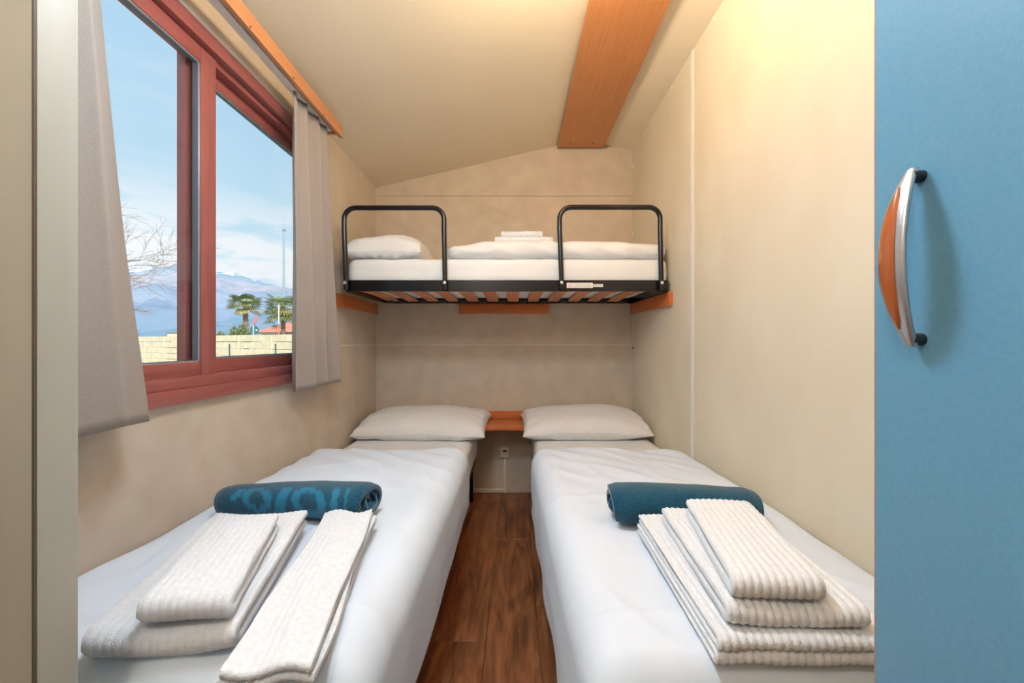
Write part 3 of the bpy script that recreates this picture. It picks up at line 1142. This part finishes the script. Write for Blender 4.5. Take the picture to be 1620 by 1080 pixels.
tag(soft_box('bunk_mattress', BX0 + 0.016, BX1 - 0.010, BY0 + 0.010, BY1 - 0.004, 1.392, 1.540, 0.045, M['sheet'], wr=0.003, seed=13, nx=90), 'white sheeted mattress lying in the black bunk bed', 'mattress')
pillow('pillow', 'small white pillow at the curtain end of the bunk bed', None, -0.725, 2.31, 1.541, 0.205, 0.27, 0.185, rz=0.03, seed=11.0, flat=0.72, pw=0.33, m='sheet')
fd = soft_box('folded_duvet', -0.372, 0.822, BY0 + 0.012, 2.58, 1.541, 1.640, 0.046, M['sheet'], bulge=0.006, wr=0.006, seed=21, nx=110, ny=50, nz_=12)
for v in fd.data.vertices:
    x, y, z = v.co
    q = max(0.0, min(1.0, (z - 1.541) / 0.10))
    # thinner towards both ends, a fold beside the second guard rail
    sc_ = 1.0 - 0.33 * math.exp(-((x + 0.372) / 0.16) ** 2) - 0.22 * math.exp(-((x - 0.822) / 0.20) ** 2)
    sc_ -= 0.10 * math.exp(-((x - 0.235) / 0.03) ** 2)
    v.co.z = 1.541 + (z - 1.541) * sc_
    v.co.y += 0.006 * math.sin(x * 34 + z * 60) * q if y < 2.2 else 0
tag(fd, 'white duvet folded lengthwise on the bunk bed', 'duvet')


# ================================================================== towels
def towel(name, label, group, cx, cy, z0, wdt, lng, hgt, stacks, rz, rib=0.013, amp=0.0016, warp=None, seed=0.0, border=True, m='terry', skew=0.0, stagger=0.004, wave=0.0):
    """folded ribbed towel: each fold is a sheet bent round at the near end (-y), ribs along y"""
    mb = MB()
    lh = hgt / stacks
    rot = Matrix.Rotation(rz, 3, 'Z')
    for L in range(stacks):
        zc = (L + 0.5) * lh
        R = lh * 0.5
        g = R * 0.10
        Rc = (R + g) / 2
        dw = stagger * noise.noise(Vector((L * 3.7, seed, 1))) * 2
        dl = stagger * noise.noise(Vector((L * 2.3, seed, 5))) * 2
        hl = lng / 2 + dl
        NL, NR = 34, 10
        # entries: y, layer centre (y,z), radial offset vector, normal amount
        prof = []
        e = (R - g) * 0.45
        fx = -hl + R

        def arc(cy_, cz_, r_, a0, a1, k_, skip=True):
            for i in range(1 if skip else 0, k_):
                a = a0 + (a1 - a0) * i / k_
                yield (cy_ + r_ * math.cos(a), cz_ + r_ * math.sin(a), math.cos(a), math.sin(a))
        pts = []
        for i in range(NL + 1):                      # top, back to front
            y = (hl - e) + (fx - (hl - e)) * i / NL
            pts.append((y, R, y, Rc, 0, 1))
        for (y, z, ca, sa) in arc(fx, 0, R, PI / 2, 1.5 * PI, NR):
            pts.append((y, z, fx + Rc * ca, Rc * sa, ca, sa))
        for i in range(NL + 1):                      # bottom, front to back
            y = fx + ((hl - e) - fx) * i / NL
            pts.append((y, -R, y, -Rc, 0, -1))
        for (y, z, ca, sa) in arc(hl - e, -Rc, (R - g) / 2, -PI / 2, PI / 2, 6):
            pts.append((y, z, hl - e, -Rc, ca, sa))
        for i in range(9):
            y = (hl - e) + (fx - (hl - e)) * i / 8
            pts.append((y, -g, y, -Rc, 0, 0))
        for (y, z, ca, sa) in arc(fx, 0, g, -PI / 2, -1.5 * PI, 4):
            pts.append((y, z, fx + Rc * ca, Rc * sa, 0, 0))
        for i in range(9):
            y = fx + ((hl - e) - fx) * i / 8
            pts.append((y, g, y, Rc, 0, 0))
        for (y, z, ca, sa) in arc(hl - e, Rc, (R - g) / 2, -PI / 2, PI / 2, 6):
            pts.append((y, z, hl - e, Rc, ca, sa))
        hw = wdt / 2 + dw
        er = (R - g) * 0.5
        NX = max(24, int(wdt / rib * 8))
        us = [-1 + 2 * j / NX for j in range(NX + 1)]
        rows = []
        for u in us:
            xx = hw * u
            q = max(0.0, (abs(u) - (1 - er / hw)) / (er / hw))
            edge = 0.40 + 0.60 * math.sqrt(max(0.0, 1 - q * q))
            row = []
            for (yy, zz, yc_, zc_, ny_, nz2) in pts:
                a_ = amp * (abs(math.cos(PI * (xx + hw) / rib)) - 0.5) * edge
                if border and nz2 > 0.9 and L == stacks - 1:
                    qq = hl - yy
                    if abs(qq - 0.052) < 0.004 or abs(qq - 0.066) < 0.004:
                        a_ = -0.0016
                nn = noise.noise(Vector((xx * 16 + seed, yy * 16, zc * 50 + seed))) * 0.0022
                y2 = yc_ + (yy - yc_) * edge + ny_ * (a_ + nn)
                z2 = zc_ + (zz - zc_) * edge + nz2 * (a_ + nn)
                x2 = xx + skew * y2 + wave * math.sin(y2 * 17 + L * 2.1 + seed) + 0.003 * noise.noise(Vector((y2 * 14, zc_ * 200, seed))) * abs(u)
                zw = zc + z2
                if warp:
                    zw += warp(xx / wdt, y2 / lng)
                p = rot @ Vector((x2, y2, 0))
                row.append((cx + p.x, cy + p.y, z0 + zw))
            rows.append(row)
        o_ = len(mb.v)
        mb.grid(rows, True)
        npf = len(pts)
        mb.f.append(tuple(o_ + k for k in range(npf)))
        mb.f.append(tuple(o_ + NX * npf + k for k in reversed(range(npf))))
    o = mb.build(name, M[m], smooth=True, auto=1.3)
    return tag(o, label, 'towel', group)


ZD = 0.600   # duvet surface
GL = 'white ribbed towels on the bed below the window'
GR = 'white ribbed towels on the bed by the wardrobe'
# bed below the window
towel('bath_towel', 'long narrow folded white towel nearest the aisle on the window bed', GL, -0.386, 0.752, ZD, 0.112, 0.440, 0.048, 3, 0.12, amp=0.0014, seed=2, border=False, skew=-0.06, stagger=0.016, wave=0.004, warp=lambda u, v: 0.006 * math.sin(v * 5) + 0.005 * math.cos(7 * u + 3 * v))
towel('bath_towel', 'white towel folded flat under the smallest towel on the window bed', GL, -0.602, 0.782, ZD, 0.225, 0.400, 0.044, 1, 0.08, amp=0.0010, seed=5, border=False, skew=-0.17, warp=lambda u, v: 0.034 * u * u - 0.002 + 0.006 * math.sin(v * 4))
towel('hand_towel', 'smallest white towel on top of the pile on the window bed', GL, -0.568, 0.735, ZD + 0.046, 0.138, 0.300, 0.046, 1, 0.10, amp=0.0012, seed=9, skew=-0.24)
# bed by the wardrobe
towel('bath_towel', 'large white towel at the bottom of the pile on the wardrobe bed', GR, 0.455, 0.775, ZD - 0.002, 0.290, 0.410, 0.046, 2, -0.01, amp=0.0022, seed=12, skew=0.02)
towel('bath_towel', 'white towel in the middle of the pile on the wardrobe bed', GR, 0.452, 0.755, ZD + 0.045, 0.215, 0.350, 0.036, 1, -0.04, amp=0.0022, seed=15, skew=0.05, warp=lambda u, v: -0.008 * math.cos(u * 4) * max(0, -v) + 0.002)
towel('hand_towel', 'small white towel on top of the pile on the wardrobe bed', GR, 0.440, 0.735, ZD + 0.084, 0.142, 0.300, 0.040, 1, -0.04, amp=0.0022, seed=19, skew=0.16)
# bunk bed
towel('hand_towel', 'white ribbed towel lying on the folded bunk duvet', 'white ribbed towels on the bunk', 0.050, 2.245, 1.648, 0.33, 0.22, 0.034, 1, 0.0, amp=0.0018, rib=0.017, seed=22, border=False)
towel('hand_towel', 'small white ribbed towel on top of the other bunk towel', 'white ribbed towels on the bunk', 0.040, 2.250, 1.683, 0.24, 0.17, 0.040, 1, -0.03, amp=0.0018, rib=0.014, seed=25, border=False)


def rolled_towel(label, p0, p1, rx, rz_, turns, printed, seed):
    """rolled terry towel: a spiral of cloth swept along its axis from p0 to p1 (both on the duvet)"""
    p0, p1 = Vector(p0), Vector(p1)
    ax = (p1 - p0)
    L = ax.length
    ax.normalize()
    side = Vector((0, 0, 1)).cross(ax).normalized()   # horizontal, across the roll
    up = ax.cross(side).normalized()
    if up.z < 0:
        up = -up
    NS, NL = 30 * turns, 70
    th = 0.0125
    rows, pr = [], []
    for i in range(NL + 1):
        t = i / NL
        row, prow = [], []
        outer_, inner_ = [], []
        for j in range(NS + 1):
            s = j / NS
            ang = 2 * PI * turns * s + PI * 1.2
            k = 0.18 + 0.82 * s
            taper = 1.0 - 0.26 * (1 - t) ** 1.3 if printed else 1.0 - 0.06 * t
            endr = min(1.0, 0.86 + 3.0 * min(t, 1 - t))
            nv = 1 + 0.05 * noise.noise(Vector((math.cos(ang) * 1.2, math.sin(ang) * 1.2 + k * 3, t * 5 + seed)))
            for (lst, off) in ((outer_, th / 2), (inner_, -th / 2)):
                a_ = (rx * k * taper * nv * endr + off * 0.9)
                b_ = (rz_ * k * taper * nv * endr + off * 0.9)
                cxs, czs = math.cos(ang), math.sin(ang)
                py = math.copysign(abs(cxs) ** 0.85, cxs) * a_
                pz = math.copysign(abs(czs) ** 0.85, czs) * b_
                # uneven selvedge: the turns do not end on the same line
                ex = 0.010 * math.sin(s * turns * 5 + seed) * (1 if t > 0.5 else -1) * (abs(2 * t - 1) ** 6)
                bend = 0.012 * math.sin(PI * t)
                pt_ = p0 + ax * (L * t + ex) + side * (py + bend) + up * (pz + rz_ * taper)
                lst.append(pt_)
        row = outer_ + list(reversed(inner_))
        rows.append(row)
    mb = MB()
    mb.grid(rows, True)
    nn = len(rows[0])
    nh = NS + 1
    for base in (0, NL * nn):
        for j in range(NS):
            mb.f.append((base + j, base + j + 1, base + nn - 2 - j, base + nn - 1 - j))
    o = mb.build('rolled_towel', M['teal'], smooth=True, auto=1.2)
    at = o.data.attributes.new('print', 'FLOAT', 'POINT')
    if printed:
        vals = []
        # woven lettering: slanted strokes and round letters running along the roll
        def ink(u, v):
            x = u + 0.10 * (v - 0.5)
            s_ = 0.0

            def bar(c, w_, v0, v1, sl_):
                return v0 < v < v1 and abs(x - c - sl_ * (v - 0.5)) < w_

            def ringl(c, rx_, ry_, t_, cut=False):
                e1 = ((x - c) / rx_) ** 2 + ((v - 0.52) / ry_) ** 2
                e2 = ((x - c) / (rx_ - t_)) ** 2 + ((v - 0.52) / (ry_ * 0.62)) ** 2
                return e1 < 1 and e2 > 1 and not (cut and x > c and v > 0.50)
            if bar(0.145, 0.026, 0.40, 0.85, 0.16) or bar(0.47, 0.036, 0.14, 0.92, 0.10) or bar(0.835, 0.024, 0.10, 0.94, 0.05) or bar(0.915, 0.010, 0.10, 0.94, 0.03):
                return 1.0
            if ringl(0.305, 0.105, 0.38, 0.055) or ringl(0.655, 0.115, 0.42, 0.055):
                return 1.0
            return s_
        for i in range(NL + 1):
            t = i / NL
            for j in range(nn):
                val = 0.0
                if j <= NS:
                    s = j / NS
                    ang = (2 * PI * turns * s + PI * 1.2)
                    if s > 1 - 1.0 / turns:
                        # band on the camera-facing flank, wrapped round the roll
                        a = ang % (2 * PI)
                        v = (PI * 1.20 - a) / (PI * 0.70) if False else None
                        p = rows[i][j] - (p0 + ax * (L * t))
                        hz = p.dot(up) / (2 * rz_)
                        fr_ = p.dot(side) / rx
                        face = -side if side.y > 0 else side
                        facing = p.dot(face) / rx
                        if facing > -0.35:
                            arc = math.atan2(p.dot(up) - rz_, p.dot(face))     # -pi/2 bottom .. 0 front .. pi/2 top
                            v = (arc + 0.75) / (0.75 + 1.25)
                            if 0 <= v <= 1:
                                val = ink(t, v)
                vals.append(val)
        at.data.foreach_set('value', vals)
    return tag(o, label, 'towel', 'rolled teal towels')


rolled_towel('rolled teal towel with lighter woven lettering on the window bed', (-0.845, 1.105, ZD - 0.004), (-0.405, 1.060, ZD - 0.004), 0.062, 0.047, 3, True, 2.0)
rolled_towel('plain dark teal rolled towel on the bed by the wardrobe', (0.270, 1.055, ZD - 0.004), (0.640, 1.030, ZD - 0.004), 0.060, 0.048, 3, False, 7.0)

# ================================================================== the garden and the mountains
GZ = -0.60
gm = MB().add([(-6000, -300, GZ), (3000, -300, GZ), (3000, 6000, GZ), (-6000, 6000, GZ)], [(0, 1, 2, 3)]).build('ground', M['ground'])
struct(gm)

# garden wall of stacked concrete panels between posts
A = Vector((-1.06 * 34, 34.0, 0))
B = Vector((-0.54 * 20, 20.0, 0))
dirv = (B - A).normalized()
wl_len = (B - A).length
NB = 8
bay = wl_len / NB
RH, TOP = 0.43, 1.50
gw = thing('garden_wall', 'long sand-coloured concrete panel wall beyond the window', 'wall', tuple((A + B) / 2 + Vector((0, 0, GZ))))
ang = math.atan2(dirv.y, dirv.x)
pm = MB().box(0.06, bay - 0.06, -0.03, 0.03, 0.020, RH - 0.020).build('panel', M['concrete'], gw, bevel=0.015)
panel_me = pm.data
gi = Matrix.Translation(-Vector(gw.location))
first = True
for i in range(NB):
    for r_ in range(5):
        if first:
            o = pm
            first = False
        else:
            o = bpy.data.objects.new('panel', panel_me)
            C.objects.link(o)
            o.parent = gw
            o.matrix_parent_inverse = gi
        o.location = A + dirv * (i * bay) + Vector((0, 0, TOP - (r_ + 1) * RH))
        o.rotation_euler = (0, 0, ang)
pom = MB().box(-0.055, 0.055, -0.05, 0.05, 0, TOP - GZ - 0.02).build('post', M['concrete_cap'], gw)
for i in range(NB + 1):
    o = pom if i == 0 else bpy.data.objects.new('post', pom.data)
    if i:
        C.objects.link(o)
        o.parent = gw
        o.matrix_parent_inverse = gi
    o.location = A + dirv * (i * bay) + Vector((0, 0, GZ))
    o.rotation_euler = (0, 0, ang)
# pillar with a cap
q = P(277, 530, 29.2)
pil = thing('wall_pillar', 'squat pale pillar standing at the concrete garden wall', 'pillar', (q.x, q.y, GZ))
box('shaft', q.x - 0.32, q.x + 0.55, q.y - 0.3, q.y + 0.3, GZ, 1.70, M['concrete_cap'], pil)
box('cap', q.x - 0.36, q.x + 0.6, q.y - 0.34, q.y + 0.34, 1.70, 1.78, M['eave'], pil)

# fence posts
fp = None
for (px, d, lb) in ((436, 12.0, 'thin dark fence post before the wall nearest the gathered curtain'), (363, 13.2, 'thin dark fence post in the middle of the window view'), (216, 16.2, 'thin dark fence post beside the flat curtain edge')):
    q = P(px, 545, d)
    o = MB().box(-0.016, 0.016, -0.016, 0.016, 0, q.z - GZ).box(-0.022, 0.022, -0.022, 0.022, q.z - GZ, q.z - GZ + 0.02).build('fence_post', M['fence_green'])
    o.location = (q.x, q.y, GZ)
    tag(o, lb, 'post', 'garden fence posts')


def fan_palm(label, px, d, y_crown, y_foot, crown_r, n_f, seed, skirt=False):
    rnd = random.Random(seed)
    base = P(px, 540, d)
    top = P(px, y_crown, d)
    t = thing('fan_palm', label, 'palm', (base.x, d, GZ), 'palms beyond the garden wall')
    rr = []
    pts = []
    k = 26
    for i in range(k + 1):
        s = i / k
        pts.append((base.x + 0.03 * math.sin(s * 5), d, GZ + (top.z - GZ) * s))
        rr.append((0.21 - 0.05 * s) * (1.0 + (0.12 if i % 2 else -0.05)))
    MB().tube(pts, rr, 12).build('trunk', M['trunk'], t)
    for part, cnt, mname, lo, hi in (('crown', n_f, 'palm_leaf', -0.25, 0.70), ('dry_fronds', max(5, n_f // 8), 'palm_dry', -0.7, -0.35)):
        mb = MB()
        for f in range(cnt):
            az = rnd.uniform(0, 2 * PI)
            el = rnd.uniform(lo, hi)
            dirf = Vector((math.cos(az) * math.cos(el), math.sin(az) * math.cos(el), math.sin(el)))
            ln = crown_r * rnd.uniform(0.45, 0.62)
            c0 = Vector((base.x, d, top.z))
            c1 = c0 + dirf * ln
            c1.z -= 0.06 * crown_r
            mb.tube([c0, (c0 + c1) / 2 + Vector((0, 0, 0.04)), c1], [0.018, 0.014, 0.010], 4, caps=False)
            sidev = dirf.cross(Vector((0, 0, 1)))
            sidev = sidev.normalized() if sidev.length > 1e-3 else Vector((1, 0, 0))
            nrm = sidev.cross(dirf).normalized()
            bl = crown_r * rnd.uniform(0.42, 0.58)
            for b_ in range(13):
                a = (-1 + 2 * b_ / 12) * 1.75
                dr = dirf * math.cos(a) + sidev * math.sin(a)
                tip = c1 + dr * bl * (1 - 0.12 * abs(a)) + Vector((0, 0, -0.14 * bl))
                mid = c1 + dr * bl * 0.55 + nrm * 0.02
                wv = dirf.cross(nrm) * math.cos(a) * 0.045 - dirf * math.sin(a) * 0.045
                mb.add([c1, mid + wv, tip, mid - wv], [(0, 1, 2, 3)])
        mb.build(part, M[mname], t)
    if skirt:
        mb = MB()
        for f in range(46):
            az = rnd.uniform(0, 2 * PI)
            zz = top.z - rnd.uniform(0.2, 1.5)
            c0 = Vector((base.x, d, zz))
            dirf = Vector((math.cos(az), math.sin(az), rnd.uniform(-0.5, 0.2))).normalized()
            c1 = c0 + dirf * crown_r * rnd.uniform(0.4, 0.65)
            sidev = dirf.cross(Vector((0, 0, 1))).normalized()
            bl = crown_r * rnd.uniform(0.38, 0.5)
            mb.tube([c0, c1], [0.016, 0.010], 4, caps=False)
            for b_ in range(11):
                a = (-1 + 2 * b_ / 10) * 1.6
                dr = dirf * math.cos(a) + sidev * math.sin(a)
                tip = c1 + dr * bl + Vector((0, 0, -0.35 * bl))
                mid = c1 + dr * bl * 0.5
                wv = (sidev * math.cos(a) - dirf * math.sin(a)) * 0.045
                mb.add([c1, mid + wv, tip, mid - wv], [(0, 1, 2, 3)])
        mb.build('lower_crown', M['palm_leaf'], t)
    return t


fan_palm('green fan palm with a bare brown trunk beyond the garden wall', 389, 30.0, 481, 528, 1.40, 42, 3)
fan_palm('taller yellowish fan palm with a shaggy crown beside the red roof', 448, 35.0, 481, 528, 1.80, 44, 8, skirt=True)


def leafy(name, label, c, rx, ry, rz, n_, seed, m='bush'):
    rnd = random.Random(seed)
    mb = MB()
    for i in range(n_):
        v = Vector((rnd.gauss(0, 1), rnd.gauss(0, 1), abs(rnd.gauss(0, 1)))).normalized() * rnd.uniform(0.55, 1.0)
        p = Vector((c[0] + v.x * rx, c[1] + v.y * ry, c[2] + v.z * rz * (1 + 0.3 * math.sin(v.x * 9))))
        a = Vector((rnd.uniform(-1, 1), rnd.uniform(-1, 1), rnd.uniform(-1, 1))).normalized() * 0.09
        b_ = a.orthogonal().normalized() * 0.04
        mb.add([p - a, p + b_, p + a, p - b_], [(0, 1, 2, 3)])
    t = thing(name, label, 'bush', (c[0], c[1], GZ))
    mb.build('foliage', M[m], t)
    MB().tube([(c[0], c[1], GZ), (c[0], c[1], c[2] + rz * 0.5)], [0.05, 0.03], 6).build('stem', M['bark'], t)


q = P(380, 530, 29)
leafy('bush', 'olive green bush at the foot of the green palm', (q.x, 29.0, 0.9), 0.95, 0.6, 1.25, 2600, 4)
q = P(343, 530, 31.5)
leafy('low_hedge', 'thin strip of green hedge top showing above the garden wall', (q.x, 31.5, 0.75), 2.1, 0.4, 0.95, 2400, 5)

# house with a red roof
hx0, hx1, hy0, hy1 = -27.6, -17.0, 40.0, 49.0
hs = thing('house', 'low house with a red tiled roof behind the palms', 'house', ((hx0 + hx1) / 2, 44.5, GZ))
box('wall', hx0 + 0.5, hx1 - 0.5, hy0 + 0.5, hy1 - 0.5, GZ, 1.95, M['plaster'], hs)
box('eave', hx0, hx1, hy0, hy1, 1.90, 2.10, M['eave'], hs)
zr_, ze_ = 3.30, 2.10
xr0, xr1, ym = hx0 + 2.6, hx1 - 2.6, (hy0 + hy1) / 2 - 2.2
MB().add([(hx0, hy0, ze_), (hx1, hy0, ze_), (hx1, hy1, ze_), (hx0, hy1, ze_), (xr0, ym, zr_), (xr1, ym, zr_)],
         [(0, 1, 5, 4), (2, 3, 4, 5), (3, 0, 4), (1, 2, 5), (0, 3, 2, 1)]).build('roof', M['roof_red'], hs)

# traffic sign seen from behind, warning paddle, striped pole, lamp post
q = P(402, 522, 24.5)
ts = thing('traffic_sign', 'round traffic sign seen from behind on a pale blue pole', 'sign', (q.x, q.y, GZ))
MB().cyl((q.x, q.y + 0.02, q.z), (q.x, q.y + 0.04, q.z), 0.29, 24).build('disc', M['sign_back'], ts)
MB().cyl((q.x - 0.03, q.y - 0.02, GZ), (q.x - 0.03, q.y - 0.02, q.z + 0.30), 0.045, 10).build('pole', M['sign_pole'], ts)
MB().box(q.x + 0.10, q.x + 0.20, q.y, q.y + 0.015, q.z - 0.04, q.z + 0.04).build('clamp', M['pole_white'], ts)
q2 = P(404, 507, 25.5)
ws = thing('warning_paddle', 'small red slanted paddle sign rising above the round sign', 'sign', (q2.x, q2.y, GZ))
MB().cyl((q2.x - 0.05, q2.y, GZ), (q2.x - 0.05, q2.y, q2.z - 0.1), 0.03, 8).build('pole', M['eave'], ws)
MB().prism([(q2.x - 0.14, q2.z - 0.30), (q2.x + 0.02, q2.z - 0.22), (q2.x + 0.17, q2.z + 0.22), (q2.x + 0.10, q2.z + 0.30), (q2.x - 0.03, q2.z + 0.18)], 'y', q2.y - 0.02, q2.y + 0.02).build('paddle', M['sign_red'], ws)
q = P(441, 500, 24.0)
sp_ = thing('marker_pole', 'slim white pole with a red foot before the shaggy palm', 'pole', (q.x, q.y, GZ))
MB().cyl((q.x, q.y, P(441, 512, 24).z), (q.x, q.y, P(441, 482, 24).z), 0.035, 10).build('upper', M['pole_white'], sp_)
MB().cyl((q.x, q.y, GZ), (q.x, q.y, P(441, 512, 24).z), 0.034, 10).build('foot', M['sign_red'], sp_)
q = P(449, 300, 38.5)
lp = thing('lamp_post', 'tall grey-blue post rising behind the shaggy palm', 'post', (q.x, q.y, GZ))
MB().tube([(q.x, q.y, GZ), (q.x, q.y, P(449, 365, 38.5).z)], [0.13, 0.08], 10).build('mast', M['pole_grey'], lp)
MB().box(q.x - 0.10, q.x + 0.10, q.y - 0.2, q.y + 0.2, P(449, 365, 38.5).z, P(449, 362, 38.5).z).build('head', M['pole_grey'], lp)


# bare tree reaching in from beside the curtain
def bare_tree():
    rnd = random.Random(31)
    bx, by = -1.26 * 9.6, 9.6
    t = thing('bare_tree', 'leafless tree with thin branches outside the window', 'tree', (bx, by, GZ))
    tk = MB()
    tk.tube([(bx, by, GZ), (bx + 0.05, by, 1.2), (bx, by + 0.05, 2.6), (bx + 0.04, by, 4.4)], [0.16, 0.12, 0.085, 0.03], 8)
    tk.build('trunk', M['bark'], t)
    mb = MB()

    def branch(p, d, ln, r, depth):
        pts, rs = [p.copy()], [r]
        k = 5
        q_ = p.copy()
        dd = d.copy()
        for i in range(k):
            dd = (dd + Vector((rnd.uniform(-1, 1), rnd.uniform(-1, 1), rnd.uniform(-0.9, 1.0))) * 0.16).normalized()
            q_ = q_ + dd * ln / k
            pts.append(q_.copy())
            rs.append(r * (1 - 0.75 * (i + 1) / k))
            if depth > 0 and i >= 1:
                for _ in range(1 if rnd.random() < 0.75 else 2):
                    sd = (dd + Vector((rnd.uniform(-1, 1), rnd.uniform(-1, 1), rnd.uniform(-0.6, 0.9))) * 0.85).normalized()
                    branch(q_, sd, ln * rnd.uniform(0.38, 0.62), rs[-1] * 0.72, depth - 1)
        mb.tube(pts, [max(x_, 0.0035) for x_ in rs], 4, caps=False)
    for (z, dx, dy, dz, ln, r) in ((2.0, 1.0, 0.15, 0.1, 1.5, 0.022), (2.35, 1.0, -0.1, 0.28, 2.0, 0.030), (2.95, 1.0, 0.2, 0.05, 2.2, 0.034), (3.25, 0.9, -0.3, 0.30, 1.9, 0.028),
                                   (3.6, 0.8, 0.3, 0.62, 1.6, 0.026), (2.6, 0.6, 0.8, 0.25, 1.8, 0.026), (3.0, -0.9, 0.3, 0.4, 1.8, 0.026), (4.2, 0.35, 0.1, 1.0, 1.2, 0.020), (2.1, 1.0, 0.4, 0.15, 1.3, 0.018)):
        branch(Vector((bx, by, z)), Vector((dx, dy, dz)).normalized(), ln, r, 3)
    mb.build('branches', M['bark'], t)


bare_tree()

# mountain range
YR = 2500.0
ridge_px = [(-900, 330), (-300, 400), (60, 425), (150, 418), (198, 411), (215, 417), (228, 418), (240, 415), (253, 423), (263, 426), (274, 423), (283, 420), (300, 412), (320, 408), (339, 419), (352, 425), (365, 430), (374, 427), (383, 431), (393, 435), (406, 444), (411, 441), (421, 446), (432, 447), (445, 452), (458, 453), (520, 462), (620, 472), (815, 480), (1200, 470)]


def ridge(px):
    for (a, ya), (b_, yb) in zip(ridge_px, ridge_px[1:]):
        if a <= px <= b_:
            return (540 - (ya + (yb - ya) * (px - a) / (b_ - a))) / F_PX * YR
    return 200.0


mrows = []
NMX, NMY = 420, 46
for i in range(NMY + 1):
    t = i / NMY
    y = 1150 + (2900 - 1150) * t
    row = []
    for j in range(NMX + 1):
        px = -700 + 1500 * j / NMX
        x = (px - 815) / F_PX * YR
        h = ridge(px)
        s = (y - 1150) / (YR - 1150)
        if s <= 1:
            k_ = (0.15 * s + 0.85 * s ** 1.5)
        else:
            k_ = 1 - (s - 1) * 2.2
        v = Vector((x * 0.0032, y * 0.0016, 3.0))
        ridged = 1 - abs(noise.noise(v)) * 2
        z = h * k_ + (ridged * 95 + 60 * noise.noise(Vector((x * 0.011, y * 0.006, 7)))) * math.sin(PI * min(1, max(0, s))) * 0.9
        z += 9 * noise.noise(Vector((x * 0.035, y * 0.03, 1)))
        row.append((x, y, GZ - 8 + max(0, z)))
    mrows.append(row)
mt = MB().grid(mrows).build('mountain_range', M['mountain'], smooth=True)
tag(mt, 'haze-tinted blue-grey mountain range with snow on its crest behind the garden', 'mountain')
mt['kind'] = 'structure'
